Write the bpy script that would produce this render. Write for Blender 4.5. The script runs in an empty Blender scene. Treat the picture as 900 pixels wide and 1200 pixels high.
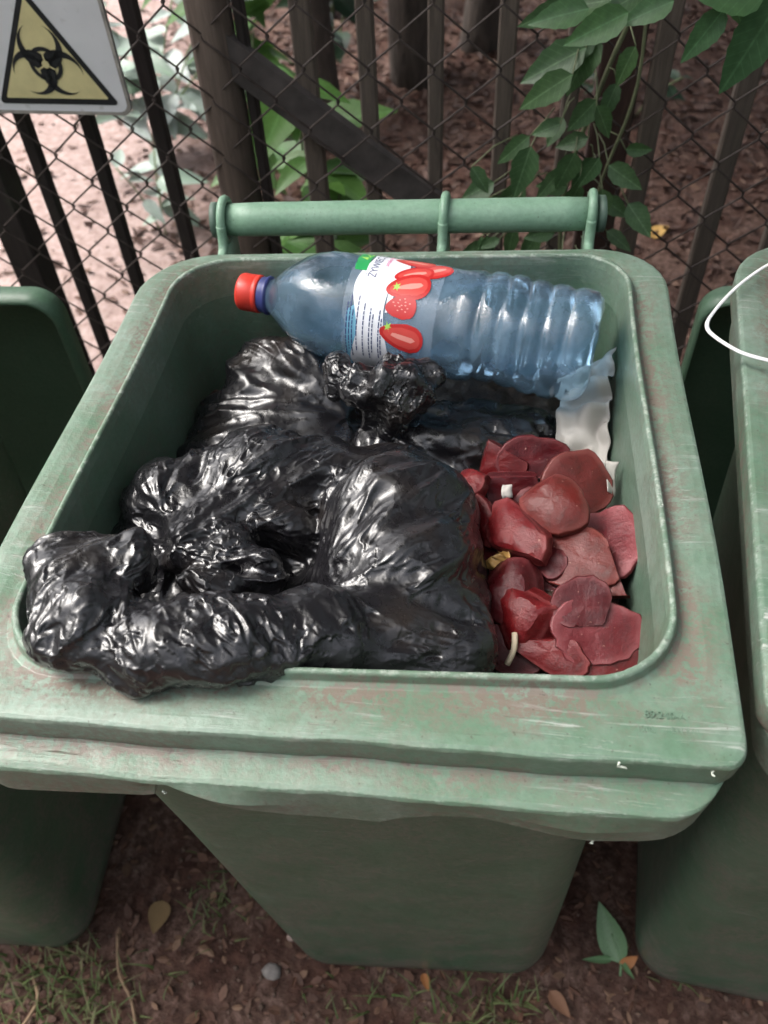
import bpy, math, random
import numpy as np
from mathutils import Vector, Matrix

SC = bpy.context.scene
COL = SC.collection
R = math.radians

# ------------------------------------------------------------------ camera
def _cam():
    p, y, r = R(49.30), R(9.62), R(3.805)
    fw = Vector((-math.sin(y) * math.cos(p), math.cos(y) * math.cos(p), -math.sin(p)))
    rt = Vector((math.cos(y), math.sin(y), 0)); dn = fw.cross(rt)
    c, s = math.cos(r), math.sin(r)
    rt2 = rt * c + dn * s; dn2 = dn * c - rt * s
    cam = bpy.data.cameras.new('camera'); o = bpy.data.objects.new('camera', cam); COL.objects.link(o)
    pos = (.0815, -.2415, 1.3654)
    o.matrix_world = Matrix([[rt2[i], -dn2[i], -fw[i], pos[i]] for i in range(3)] + [[0, 0, 0, 1]])
    cam.sensor_fit = 'VERTICAL'; cam.sensor_height = 36; cam.lens = 29.8
    cam.clip_start = .01; cam.clip_end = 500
    cam.dof.use_dof = True; cam.dof.focus_distance = .62; cam.dof.aperture_fstop = 8.5
    SC.camera = o
_cam()

# ------------------------------------------------------------------ sky, sun, exposure
SUN_EL, SUN_AZ = R(60), R(-76)          # light comes in from the left, from beyond the fence
W = bpy.data.worlds.new('World'); SC.world = W; W.use_nodes = True
_nt = W.node_tree
_sky = _nt.nodes.new('ShaderNodeTexSky'); _sky.sky_type = 'NISHITA'; _sky.sun_disc = False
_sky.sun_elevation = SUN_EL; _sky.sun_rotation = SUN_AZ
_sky.air_density = .7; _sky.dust_density = 8.0; _sky.ozone_density = 1.0
_bg = _nt.nodes['Background']; _bg.inputs['Strength'].default_value = .145
_hs = _nt.nodes.new('ShaderNodeHueSaturation'); _hs.inputs['Saturation'].default_value = .4      # thin overcast: a paler sky
_nt.links.new(_sky.outputs[0], _hs.inputs['Color']); _nt.links.new(_hs.outputs[0], _bg.inputs[0])
_l = bpy.data.lights.new('sun', 'SUN'); _l.energy = 1.3; _l.angle = R(28); _l.color = (1, .96, .9)
_o = bpy.data.objects.new('sun', _l); COL.objects.link(_o)
_d = Vector((math.sin(SUN_AZ) * math.cos(SUN_EL), math.cos(SUN_AZ) * math.cos(SUN_EL), math.sin(SUN_EL)))
_o.rotation_euler = _d.to_track_quat('Z', 'Y').to_euler()
vs = SC.view_settings
vs.view_transform = 'Standard'; vs.look = 'None'; vs.gamma = 1; vs.use_curve_mapping = False
vs.exposure = 1.7
SC.cycles.max_bounces = 8; SC.cycles.transparent_max_bounces = 12
SC.cycles.use_denoising = True

# ------------------------------------------------------------------ helpers
def tag(o, label=None, cat=None, group=None, kind=None):
    if label: o['label'] = label
    if cat: o['category'] = cat
    if group: o['group'] = group
    if kind: o['kind'] = kind
    return o
def mesh_data(name, V, F, mat=None, smooth=True):
    me = bpy.data.meshes.new(name)
    V = V.tolist() if isinstance(V, np.ndarray) else V
    F = F.tolist() if isinstance(F, np.ndarray) else F
    me.from_pydata(V, [], F); me.update()
    if smooth: me.polygons.foreach_set('use_smooth', [True] * len(me.polygons))
    if mat: me.materials.append(mat)
    return me
def link(name, me, parent=None):
    o = bpy.data.objects.new(name, me); COL.objects.link(o); o.parent = parent
    return o
def obj(name, V, F, mat, parent=None, smooth=True):
    return link(name, mesh_data(name, V, F, mat, smooth), parent)
def thing(name, label, cat, loc=(0, 0, 0), group=None):
    o = bpy.data.objects.new(name, None); COL.objects.link(o); o.location = loc
    o.empty_display_size = .05
    return tag(o, label, cat, group)
def copy_tree(o, parent=None):
    c = o.copy(); COL.objects.link(c); c.parent = parent
    for ch in list(o.children): copy_tree(ch, c)
    return c
def grid_faces(n, m, close_n=False, close_m=False):
    F = []
    for i in range(n if close_n else n - 1):
        for j in range(m if close_m else m - 1):
            F.append((i * m + j, i * m + (j + 1) % m, ((i + 1) % n) * m + (j + 1) % m, ((i + 1) % n) * m + j))
    return F
def tube(pts, rad, sides=8, caps=True, flat=1.0):
    """tube along a polyline; rad a number or a list"""
    pts = [Vector(p) for p in pts]; n = len(pts)
    rad = rad if isinstance(rad, (list, tuple)) else [rad] * n
    V = []; up = Vector((0, 0, 1))
    t0 = (pts[1] - pts[0]).normalized()
    if abs(t0.z) > .9: up = Vector((1, 0, 0))
    nrm = (up - t0 * up.dot(t0)).normalized()
    for i, p in enumerate(pts):
        t = (pts[min(i + 1, n - 1)] - pts[max(i - 1, 0)]).normalized()
        nrm = (nrm - t * nrm.dot(t)).normalized(); b = t.cross(nrm)
        for k in range(sides):
            a = 2 * math.pi * k / sides
            V.append(tuple(p + nrm * math.cos(a) * rad[i] * flat + b * math.sin(a) * rad[i]))
    F = grid_faces(n, sides, False, True)
    if caps:
        F.append(tuple(range(sides))[::-1]); F.append(tuple((n - 1) * sides + k for k in range(sides)))
    return V, F
def box(x0, x1, y0, y1, z0, z1, bev=.0):
    """box with chamfered long edges"""
    b = bev
    ring = [(x0 + b, y0), (x1 - b, y0), (x1, y0 + b), (x1, y1 - b), (x1 - b, y1), (x0 + b, y1), (x0, y1 - b), (x0, y0 + b)] if b else [(x0, y0), (x1, y0), (x1, y1), (x0, y1)]
    n = len(ring)
    V = [(x, y, z) for z in (z0, z1) for x, y in ring]
    F = [tuple(range(n))[::-1], tuple(range(n, 2 * n))] + [(i, (i + 1) % n, n + (i + 1) % n, n + i) for i in range(n)]
    return V, F
def join(*parts):
    V = []; F = []
    for v, f in parts:
        k = len(V); V += [tuple(q) for q in v]; F += [tuple(i + k for i in q) for q in f]
    return V, F
def smooth_path(pts, sub=6):
    pts = [Vector(p) for p in pts]; out = []
    for i in range(len(pts) - 1):
        p0, p1, p2, p3 = pts[max(i - 1, 0)], pts[i], pts[i + 1], pts[min(i + 2, len(pts) - 1)]
        for k in range(sub):
            t = k / sub
            out.append(.5 * ((2 * p1) + (p2 - p0) * t + (2 * p0 - 5 * p1 + 4 * p2 - p3) * t * t + (3 * p1 - p0 - 3 * p2 + p3) * t ** 3))
    return out + [pts[-1]]

# ------------------------------------------------------------------ materials
class NT:
    def __init__(s, name):
        s.m = bpy.data.materials.new(name); s.m.use_nodes = True; s.t = s.m.node_tree
        s.b = s.t.nodes['Principled BSDF']; s.out = s.t.nodes['Material Output']
    def n(s, typ, **kw):
        nd = s.t.nodes.new('ShaderNode' + typ)
        for k, v in kw.items():
            if k.startswith('_'): setattr(nd, k[1:], v)
            else: s.set(nd, k, v)
        return nd
    def set(s, nd, k, v):
        i = nd.inputs[int(k[1:])] if (k[0] == 'i' and k[1:].isdigit()) else nd.inputs[k.replace('__', ' ')]
        if isinstance(v, bpy.types.NodeSocket): s.t.links.new(v, i)
        else: i.default_value = v
    def bs(s, **kw):
        for k, v in kw.items(): s.set(s.b, k, v)
    def coord(s, kind='Object', scale=(1, 1, 1)):
        c = s.n('TexCoord'); mp = s.n('Mapping', Vector=c.outputs[kind], Scale=scale); return mp.outputs[0]
    def noise(s, vec, scale, detail=4, rough=.55, dist=0):
        return s.n('TexNoise', Vector=vec, Scale=scale, Detail=detail, Roughness=rough, Distortion=dist).outputs['Fac']
    def ramp(s, fac, stops):
        r = s.n('ValToRGB', Fac=fac); e = r.color_ramp.elements
        while len(e) < len(stops): e.new(.5)
        for el, (p, c) in zip(e, stops):
            el.position = p; el.color = (*c, 1) if isinstance(c, (tuple, list)) else (c, c, c, 1)
        return r.outputs[0]
    def mix(s, fac, a, b, mode='MIX'):
        m = s.n('Mix', _data_type='RGBA', _blend_type=mode)
        for k, v in ((0, fac), (6, a), (7, b)):
            if isinstance(v, tuple): v = (*v, 1) if len(v) == 3 else v
            s.set(m, 'i%d' % k, v)
        return m.outputs[2]
    def math(s, op, a, b=0.0):
        m = s.n('Math', _operation=op, i0=a, i1=b); return m.outputs[0]
    def bump(s, h, strength=.3, dist=.002, normal=None):
        b = s.n('Bump', Height=h, Strength=strength, Distance=dist)
        if normal is not None: s.set(b, 'Normal', normal)
        return b.outputs[0]
def plain(name, col, rough=.5, var=.25, scale=40, bump=.0, metal=0, **kw):
    m = NT(name); v = m.coord()
    nz = m.noise(v, scale, 5)
    lo = tuple(c * (1 - var) for c in col); hi = tuple(min(1, c * (1 + var)) for c in col)
    m.bs(Base__Color=m.ramp(nz, [(.3, lo), (.7, hi)]), Roughness=rough, Metallic=metal, **kw)
    if bump: m.bs(Normal=m.bump(nz, bump, .002))
    return m.m
M = {}
def make_plastic(name, green, pale, dust, wear=1.0):
    """weathered green polyethylene: bleached, scraped along x, brown dust in the grooves"""
    m = NT(name); v = m.coord()
    at = lambda a: m.n('Attribute', _attribute_name=a).outputs['Fac']
    big = m.noise(v, 8, 5, .6); med = m.noise(v, 40, 6, .65)
    col = m.mix(m.ramp(m.math('ADD', m.math('MULTIPLY', big, .7), m.math('MULTIPLY', med, .3)), [(.38, 0.0), (.62, 1.0)]), green, pale)
    # fine mottling
    col = m.mix(m.ramp(m.noise(v, 210, 4, .7), [(.42, 0.0), (.70, .32)]), col, tuple(c * .55 for c in green))
    dm = m.math('MULTIPLY', at('grime'), m.ramp(m.noise(v, 13, 7, .7), [(.38, 0.0), (.58, .9)]))
    fine = m.ramp(m.noise(v, 190, 5, .75), [(.42, .05), (.56, 1.0)])
    col = m.mix(m.n('Clamp', Value=m.math('MULTIPLY', dm, fine)).outputs[0], col, dust)
    w = at('scuff')
    sx = m.coord(scale=(7, 120, 120)); s1 = m.ramp(m.noise(sx, 1.6, 8, .75, .8), [(.55, 0.0), (.63, 1.0)])
    area = m.ramp(m.noise(v, 11, 4), [(.46, 0.0), (.66, wear * .8)])
    sm = m.math('MULTIPLY', m.math('MULTIPLY', s1, w), area)
    col = m.mix(sm, col, (.55, .56, .53))
    dx = m.coord(scale=(10, 170, 170)); dk = m.ramp(m.noise(dx, 1.4, 6, .7, 1.6), [(.645, 0.0), (.68, 1.0)])
    dkm = m.math('MULTIPLY', m.math('MULTIPLY', dk, w), m.ramp(m.noise(v, 9, 2), [(.5, 0.0), (.56, wear)]))
    col = m.mix(dkm, col, (.10, .075, .06))
    we = m.n('Clamp', Value=m.math('MULTIPLY', at('worn'), m.ramp(m.noise(v, 120, 5, .75), [(.50, 0.0), (.64, .7)]))).outputs[0]
    col = m.mix(we, col, (.56, .60, .54))
    dots = m.ramp(m.noise(v, 380, 2, .5), [(.70, 0.0), (.74, .6)])
    col = m.mix(dots, col, (.06, .055, .045))
    m.bs(Base__Color=col, Roughness=m.ramp(m.math('ADD', m.math('MULTIPLY', med, .6), m.math('MULTIPLY', sm, .4)), [(.2, .36), (.7, .62)]))
    h = m.math('ADD', m.math('MULTIPLY', sm, .7), m.math('MULTIPLY', m.noise(v, 150, 6, .7), .6))
    h = m.math('SUBTRACT', h, m.math('MULTIPLY', dkm, .8))
    h = m.math('ADD', h, m.math('MULTIPLY', we, .5))
    nb = m.bump(h, .5, .0018)
    m.bs(Normal=m.bump(big, .12, .012, nb))
    return m.m
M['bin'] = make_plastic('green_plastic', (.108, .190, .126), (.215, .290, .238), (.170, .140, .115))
M['bin_shaded'] = make_plastic('green_plastic_shaded', (.062, .130, .080), (.095, .165, .112), (.17, .155, .135), .6)  # rim plastic darkened: shade under the rim put into the body colour
M['bin_inner_shaded'] = make_plastic('green_plastic_inner_shaded', (.075, .140, .090), (.125, .190, .145), (.11, .10, .08), .5)  # same plastic, the shade inside the bin put into its colour
M['handle'] = make_plastic('green_handle', (.17, .31, .21), (.24, .38, .28), (.2, .2, .17), .3)
M['cut_edge'] = plain('frayed_edge', (.55, .6, .52), .6, .2, 200)
def smin(a, b, k):
    h = np.clip(0.5 + 0.5 * (b - a) / k, 0, 1)
    return b + (a - b) * h - k * h * (1 - h)
def capsule(P, a, b, ra, rb):
    a = np.array(a, float); b = np.array(b, float); ab = b - a
    t = np.clip(((P - a) @ ab) / (ab @ ab), 0, 1)
    return np.linalg.norm(P - a - t[..., None] * ab, axis=-1) - (ra + (rb - ra) * t)
def ellipsoid(P, c, r):
    r = np.array(r, float); q = (P - np.array(c, float)) / r
    k = np.linalg.norm(q, axis=-1)
    return (k - 1) * r.min() * 0.6 + (k - 1) * 0.4 * r.mean()
def surface_nets(sdf, lo, hi, h):
    n = [int((hi[i] - lo[i]) / h) + 2 for i in range(3)]
    ax = [lo[i] + h * np.arange(n[i]) for i in range(3)]
    G = np.stack(np.meshgrid(*ax, indexing='ij'), -1)
    V = sdf(G)
    ins = V < 0
    c = [n[0] - 1, n[1] - 1, n[2] - 1]
    acc = np.zeros(c + [3]); cnt = np.zeros(c)
    corner = [(i, j, k) for i in (0, 1) for j in (0, 1) for k in (0, 1)]
    def sub(A, o): return A[o[0]:o[0] + c[0], o[1]:o[1] + c[1], o[2]:o[2] + c[2]]
    for o in corner:
        for axis in range(3):
            if o[axis]: continue
            o2 = list(o); o2[axis] = 1
            a = sub(V, o); b = sub(V, o2)
            m = (a < 0) != (b < 0)
            t = np.where(m, a / np.where(m, a - b, 1), 0)
            p = np.zeros(c + [3])
            for d in range(3): p[..., d] = o[d]
            p[..., axis] += t
            acc += p * m[..., None]; cnt += m
    act = cnt > 0
    idx = -np.ones(c, int); idx[act] = np.arange(act.sum())
    base = np.argwhere(act)
    verts = np.array(lo) + h * (base + acc[act] / cnt[act][:, None])
    faces = []
    for axis in range(3):
        u, v = [(1, 2), (2, 0), (0, 1)][axis]
        sl = [slice(1, -1)] * 3; sl[axis] = slice(0, c[axis])
        a = ins[tuple(slice(s.start, None if s.stop == -1 else s.stop) if False else s for s in sl)]
        A = ins; s0 = [slice(1, n[d] - 1) for d in range(3)]; s0[axis] = slice(0, n[axis] - 1)
        s1 = list(s0); s1[axis] = slice(1, n[axis])
        i0 = A[tuple(s0)]; i1 = A[tuple(s1)]
        loc = np.argwhere(i0 != i1); 
        if len(loc) == 0: continue
        flip = i1[tuple(loc.T)]
        loc = loc + np.array([0 if d == axis else 1 for d in range(3)])
        def at(du, dv):
            q = loc.copy(); q[:, u] -= du; q[:, v] -= dv
            return idx[tuple(q.T)]
        q = np.stack([at(0, 0), at(1, 0), at(1, 1), at(0, 1)], 1)
        q[flip] = q[flip][:, ::-1]
        faces.append(q)
    F = np.concatenate(faces)
    return verts, F[(F >= 0).all(1)]
def edges_of(F):
    E = np.concatenate([F[:, [0, 1]], F[:, [1, 2]], F[:, [2, 3]], F[:, [3, 0]]])
    E.sort(1)
    return np.unique(E, axis=0)
def vnormals(V, F):
    n = np.cross(V[F[:, 2]] - V[F[:, 0]], V[F[:, 3]] - V[F[:, 1]])
    N = np.zeros_like(V)
    for k in range(4):
        for d in range(3): N[:, d] += np.bincount(F[:, k], n[:, d], len(V))
    return N / (np.linalg.norm(N, axis=1)[:, None] + 1e-12)
def laplace(V, E, deg):
    L = np.empty_like(V)
    for d in range(3):
        L[:, d] = np.bincount(E[:, 0], V[E[:, 1], d], len(V)) + np.bincount(E[:, 1], V[E[:, 0], d], len(V))
    return L / deg[:, None] - V
def subdivide(V, F):
    E = edges_of(F); nV = len(V)
    key = E[:, 0].astype(np.int64) * nV + E[:, 1]
    def eid(a, b):
        lo = np.minimum(a, b).astype(np.int64); hi = np.maximum(a, b)
        return np.searchsorted(key, lo * nV + hi) + nV
    em = (V[E[:, 0]] + V[E[:, 1]]) / 2; fm = V[F].mean(1)
    W = np.concatenate([V, em, fm])
    e = [eid(F[:, i], F[:, (i + 1) % 4]) for i in range(4)]
    fi = np.arange(len(F)) + nV + len(E)
    Q = np.concatenate([np.stack([F[:, i], e[i], fi, e[(i + 3) % 4]], 1) for i in range(4)])
    return W, Q
def lump(P, scale, seed):
    """smooth random field: a sum of plane waves"""
    g = np.random.default_rng(seed); o = np.zeros(len(P))
    for i in range(14):
        k = g.normal(size=3); k *= 2 * np.pi / scale * g.uniform(.6, 1.5) / np.linalg.norm(k)
        o += np.sin(P @ k + g.uniform(0, 6.3))
    return o / 3.7
def wrinkle(V, F, excess, iters, hold, bend, seed=0, amp=0.002, scale=0.03, dirf=None, aniso=0.0):
    """film with more area than the shape it wraps: it buckles into folds"""
    E = edges_of(F); D = np.concatenate([F[:, [0, 2]], F[:, [1, 3]]])
    S = np.concatenate([E, D]); nS = len(S); n = len(V)
    B = V.copy()
    d0 = B[S[:, 1]] - B[S[:, 0]]; L0 = np.linalg.norm(d0, axis=1)
    mid = (B[S[:, 0]] + B[S[:, 1]]) / 2
    ex = excess(mid) if callable(excess) else np.full(nS, excess)
    if dirf is not None:
        dr = dirf(mid); dr = dr / (np.linalg.norm(dr, axis=1)[:, None] + 1e-9)
        c = np.abs(np.sum(dr * d0, 1)) / (L0 + 1e-12)
        ex = ex * (1 - aniso * c ** 2)
    L = L0 * (1 + ex)
    degE = np.bincount(E.ravel(), minlength=n).astype(float)
    degS = np.bincount(S.ravel(), minlength=n).astype(float)
    N = vnormals(V, F)
    q = V.copy()
    if dirf is not None:
        dv = dirf(V); dv = dv / (np.linalg.norm(dv, axis=1)[:, None] + 1e-9)
        # compress the noise along the fold direction by sampling a sheared space
        q = V - .75 * aniso * dv * np.sum((V - V.mean(0)) * dv, 1)[:, None]
    X = V + N * (lump(q, scale, seed) * amp)[:, None]
    for it in range(iters):
        d = X[S[:, 1]] - X[S[:, 0]]; l = np.linalg.norm(d, axis=1) + 1e-12
        c = d * ((l - L) / l * 0.5)[:, None]
        for k in range(3):
            X[:, k] += 1.2 * (np.bincount(S[:, 0], c[:, k], n) - np.bincount(S[:, 1], c[:, k], n)) / degS
        lp = laplace(X, E, degE)
        X -= bend * laplace(lp, E, degE)
        X += hold * (B - X)
    return X
def streaks(V, F, dirf, iters, eps, seed, power=3):
    """random field drawn out along a direction field over the surface"""
    g = np.random.default_rng(seed); n = len(V); E = edges_of(F); D = np.concatenate([F[:, [0, 2]], F[:, [1, 3]]]); S = np.concatenate([E, D])
    d = V[S[:, 1]] - V[S[:, 0]]; l = np.linalg.norm(d, axis=1) + 1e-12; mid = (V[S[:, 0]] + V[S[:, 1]]) / 2
    dr = dirf(mid); dr = dr - np.sum(dr * vnormals(V, F)[S[:, 0]], 1)[:, None] * vnormals(V, F)[S[:, 0]]
    dr = dr / (np.linalg.norm(dr, axis=1)[:, None] + 1e-9)
    w = np.abs(np.sum(dr * d, 1) / l) ** (2 * power) + eps
    W = np.bincount(S[:, 0], w, n) + np.bincount(S[:, 1], w, n)
    x = g.normal(size=n)
    for _ in range(iters):
        x = .3 * x + .7 * (np.bincount(S[:, 0], w * x[S[:, 1]], n) + np.bincount(S[:, 1], w * x[S[:, 0]], n)) / W
    return x / x.std()

# ------------------------------------------------------------------ ground
def gheight(x, y):
    """gently uneven soil, a flat place under the bins"""
    h = .018 * np.sin(x * 2.1 + 1.3) * np.cos(y * 1.7 + .4) + .010 * np.sin(x * 5.3 + y * 4.1) + .005 * np.sin(x * 13 + 2) * np.sin(y * 11 + 1)
    far = np.clip((np.abs(y - .15) - .5) / .9, 0, 1)
    return h * far + .0025 * np.sin(x * 47 + y * 13) * np.cos(y * 51 - x * 21) + .0015 * np.sin(x * 133) * np.cos(y * 121 + 1) - .004
def axis_lines(lo, hi, step, end):
    a = list(np.arange(lo, hi + 1e-6, step)); s = step
    out = list(a); v = hi
    while v < end: s *= 1.35; v += s; out.append(v)
    s = step; v = lo; pre = []
    while v > -end: s *= 1.35; v -= s; pre.append(v)
    return np.array(pre[::-1] + out)
def build_ground():
    X = axis_lines(-2.6, 2.0, .025, 90); Y = axis_lines(-.5, 4.6, .025, 90)
    gx, gy = np.meshgrid(X, Y, indexing='ij')
    V = np.stack([gx, gy, gheight(gx, gy)], -1).reshape(-1, 3)
    n, m_ = len(X), len(Y)
    i = np.arange(n - 1)[:, None] * m_ + np.arange(m_ - 1)[None]
    F = np.stack([i, i + m_, i + m_ + 1, i + 1], -1).reshape(-1, 4)
    m = NT('forest_soil'); v = m.coord()
    fine = m.noise(v, 70, 8, .7); mid = m.noise(v, 9, 6, .6); big = m.noise(v, 2.1, 4)
    soil = m.ramp(fine, [(.30, (.030, .018, .014)), (.48, (.115, .070, .056)), (.68, (.27, .18, .15))])
    humus = m.ramp(m.noise(v, 45, 7, .7), [(.32, (.022, .012, .010)), (.66, (.13, .068, .052))])
    col = m.mix(m.ramp(mid, [(.4, 0.0), (.6, 1.0)]), soil, humus)
    # trodden, paler, dusty ground of the path beyond the fence on the left
    sep = m.n('SeparateXYZ', Vector=m.n('TexCoord').outputs['Object'])
    line = m.math('ADD', m.math('MULTIPLY', sep.outputs[0], -1.0), m.math('MULTIPLY', sep.outputs[1], -.28))
    wob = m.math('ADD', line, m.math('MULTIPLY', m.math('SUBTRACT', mid, .5), .55))
    pm = m.ramp(m.math('MULTIPLY', m.math('ADD', wob, .0), 1.0), [(.10, 0.0), (.42, 1.0)])
    beyond = m.ramp(sep.outputs[1], [(.55, 0.0), (.75, 1.0)])
    pathcol = m.ramp(m.noise(v, 38, 8, .65), [(.25, (.20, .135, .12)), (.5, (.37, .275, .255)), (.75, (.50, .40, .38))])
    col = m.mix(m.math('MULTIPLY', pm, beyond), col, pathcol)
    m.bs(Base__Color=col, Roughness=.95, Specular__IOR__Level=.15)
    m.bs(Normal=m.bump(m.math('ADD', fine, m.math('MULTIPLY', mid, 1.5)), .9, .012))
    o = obj('ground', V, F, m.m); tag(o, kind='structure')
build_ground()

# ------------------------------------------------------------------ leaf litter, crumbs, grass (uncountable)
def leaf_material(name, cols, rough=.5, back=.25, vein=False):
    """leaf colours spread over the islands of the mesh / over objects"""
    m = NT(name); g = m.n('NewGeometry'); oi = m.n('ObjectInfo')
    rnd = m.math('FRACT', m.math('ADD', g.outputs['Random Per Island'], oi.outputs['Random']))
    n = len(cols); col = m.ramp(rnd, [(i / max(1, n - 1), c) for i, c in enumerate(cols)])
    v = m.coord(); nz = m.noise(v, 130 if not vein else 14, 4)
    if vein:
        sp = m.n('SeparateXYZ', Vector=v); ay = m.math('ABSOLUTE', sp.outputs[1])
        side = m.math('SINE', m.math('MULTIPLY', m.math('SUBTRACT', sp.outputs[0], m.math('MULTIPLY', ay, .9)), 52.0))
        vm = m.n('Clamp', Value=m.math('ADD', m.ramp(side, [(.90, 0.0), (1.0, .5)]), m.ramp(ay, [(.006, 1.0), (.016, 0.0)]))).outputs[0]
        col = m.mix(m.math('MULTIPLY', vm, .5), col, tuple(min(1, c * 2.2 + .03) for c in cols[-1]))
        blot = m.ramp(m.noise(v, 5, 5, .6), [(.35, 0.0), (.7, .6)]); col = m.mix(blot, col, tuple(c * .62 for c in cols[0]))
    col = m.mix(m.ramp(nz, [(.3, .0), (.8, .45)]), col, tuple(c * .5 for c in cols[0]))
    m.bs(Base__Color=col, Roughness=rough, Normal=m.bump(nz, .3, .001))
    if back:
        tr = m.n('BsdfTranslucent', Color=col); mx = m.n('MixShader', i0=back)
        m.t.links.new(m.b.outputs[0], mx.inputs[1]); m.t.links.new(tr.outputs[0], mx.inputs[2])
        m.t.links.new(mx.outputs[0], m.out.inputs[0])
    return m.m
M['litter'] = leaf_material('dead_leaves', [(.055, .026, .018), (.13, .060, .040), (.085, .042, .030), (.20, .105, .07), (.11, .05, .034), (.28, .17, .11), (.07, .032, .024)], .7, .1)
M['forest_litter'] = leaf_material('forest_litter', [(.036, .016, .012), (.085, .038, .026), (.055, .026, .019), (.13, .066, .045), (.07, .032, .022), (.19, .11, .075), (.045, .02, .015)], .7, .1)  # near litter's colours darkened, the shade under the trees put into them
M['leaf'] = leaf_material('creeper_leaf', [(.060, .130, .050), (.080, .16, .062), (.070, .15, .048), (.11, .19, .09)], .42, .25, True)
M['leaf_bright'] = leaf_material('bright_leaf', [(.085, .20, .045), (.11, .24, .05), (.07, .17, .05)], .45, .4, True)
M['leaf_pale'] = leaf_material('variegated_leaf', [(.45, .52, .50), (.25, .38, .27), (.60, .66, .66), (.14, .25, .14)], .4, .2, True)
M['leaf_dark'] = leaf_material('dark_leaf', [(.028, .062, .032), (.04, .085, .04), (.022, .05, .03)], .45, .2, True)
M['tree_leaf'] = leaf_material('tree_leaf', [(.035, .085, .025), (.05, .11, .03), (.065, .13, .04)], .5, .3)
M['grass'] = leaf_material('grass_blade', [(.10, .17, .05), (.16, .21, .08), (.24, .22, .12), (.08, .14, .05)], .55, .25)
rng = np.random.default_rng(7)
def flakes(name, n, area, size, mat, label, cat, curl=.35, dens=None, lift=.006):
    V = []; F = []
    k = 0
    while k < n:
        x = rng.uniform(area[0], area[1]); y = rng.uniform(area[2], area[3])
        if dens is not None and rng.random() > dens(x, y): continue
        L = rng.uniform(*size); w = L * rng.uniform(.3, .6); a = rng.uniform(0, 6.28)
        tilt = rng.normal(0, .35); roll = rng.normal(0, .35); c = rng.uniform(-curl, curl)
        z = float(gheight(np.array(x), np.array(y))) + lift * rng.uniform(.3, 1.6)
        loc = [(-.5, 0), (-.15, -.5), (-.15, .5), (.2, -.4), (.2, .4), (.5, 0), (-.15, 0), (.2, 0)]
        b = len(V)
        for u, q in loc:
            lx, ly = u * L, q * w
            lz = c * L * (abs(q) * 1.2 + (u * u) * 1.5) + ly * roll + lx * tilt
            V.append((x + lx * math.cos(a) - ly * math.sin(a), y + lx * math.sin(a) + ly * math.cos(a), max(z + lz, z - .004)))
        F += [(b, b + 1, b + 6), (b, b + 6, b + 2), (b + 1, b + 3, b + 7, b + 6), (b + 6, b + 7, b + 4, b + 2), (b + 3, b + 5, b + 7), (b + 7, b + 5, b + 4)]
        k += 1
    o = obj(name, V, F, mat, None, False); tag(o, label, cat, kind='stuff')
    return o
def far_dens(x, y): return 1.0 if (-x - .28 * y) < .05 else (.35 if (-x - .28 * y) < .5 else .10)
flakes('leaf_litter', 12000, (-2.2, 1.5, .55, 4.6), (.018, .055), M['forest_litter'], 'brown dead leaves covering the woodland floor beyond the fence', 'leaf litter', dens=far_dens)
flakes('soil_litter', 3800, (-.75, .85, -.22, .62), (.005, .026), M['litter'], 'small brown leaf crumbs scattered on the soil around the bins', 'leaf litter', lift=.003)
def crumbs():
    V = []; F = []
    for k in range(1500):
        x, y = rng.uniform(-.7, .7), rng.uniform(-.2, .5)
        if rng.random() < .35: x, y = rng.uniform(-2.0, -.5), rng.uniform(.9, 3)
        r = rng.uniform(.0015, .006); z = float(gheight(np.array(x), np.array(y))) + r * .3
        b = len(V)
        for d in ((1, 0, 0), (-1, 0, 0), (0, 1, 0), (0, -1, 0), (0, 0, .8), (0, 0, -.8)):
            q = rng.uniform(.6, 1.2); V.append((x + d[0] * r * q, y + d[1] * r * q, z + d[2] * r * q))
        F += [(b, b + 2, b + 4), (b + 2, b + 1, b + 4), (b + 1, b + 3, b + 4), (b + 3, b, b + 4), (b + 2, b, b + 5), (b + 1, b + 2, b + 5), (b + 3, b + 1, b + 5), (b, b + 3, b + 5)]
    tag(obj('soil_crumbs', V, F, plain('soil_crumb', (.13, .085, .065), .9, .6, 30), None, True), 'loose crumbs of soil and grit on the ground', 'soil', kind='stuff')
crumbs()
def grass(name, spots, label):
    V = []; F = []
    for (cx, cy, sx, sy, n, hh) in spots:
        for k in range(n):
            x, y = rng.normal(cx, sx), rng.normal(cy, sy); z = float(gheight(np.array(x), np.array(y))) - .003
            a = rng.uniform(0, 6.28); h = hh * rng.uniform(.4, 1.2); lean = rng.uniform(.2, 1.1) * h; w = rng.uniform(.0012, .0028)
            b = len(V)
            for t in (0, .35, .7, 1):
                px, py, pz = x + math.cos(a) * lean * t * t, y + math.sin(a) * lean * t * t, z + h * (t - .25 * t * t)
                ww = w * (1 - t * .92)
                V += [(px - math.sin(a) * ww, py + math.cos(a) * ww, pz), (px + math.sin(a) * ww, py - math.cos(a) * ww, pz)]
            F += [(b + 2 * i, b + 2 * i + 1, b + 2 * i + 3, b + 2 * i + 2) for i in range(3)]
    tag(obj(name, V, F, M['grass'], None, True), label, 'grass', kind='stuff')
grass('grass_patch', [(-.50, -.03, .07, .05, 260, .05), (-.42, -.06, .05, .04, 90, .045), (-.28, .11, .03, .03, 60, .035)], 'thin green and straw grass at the foot of the left bin')
grass('grass_tuft', [(.09, .01, .05, .025, 90, .05), (.16, .02, .02, .02, 40, .045), (-.05, .0, .04, .02, 25, .035), (.40, .1, .02, .02, 30, .03)], 'sparse grass blades on the soil before the middle bin')

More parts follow.
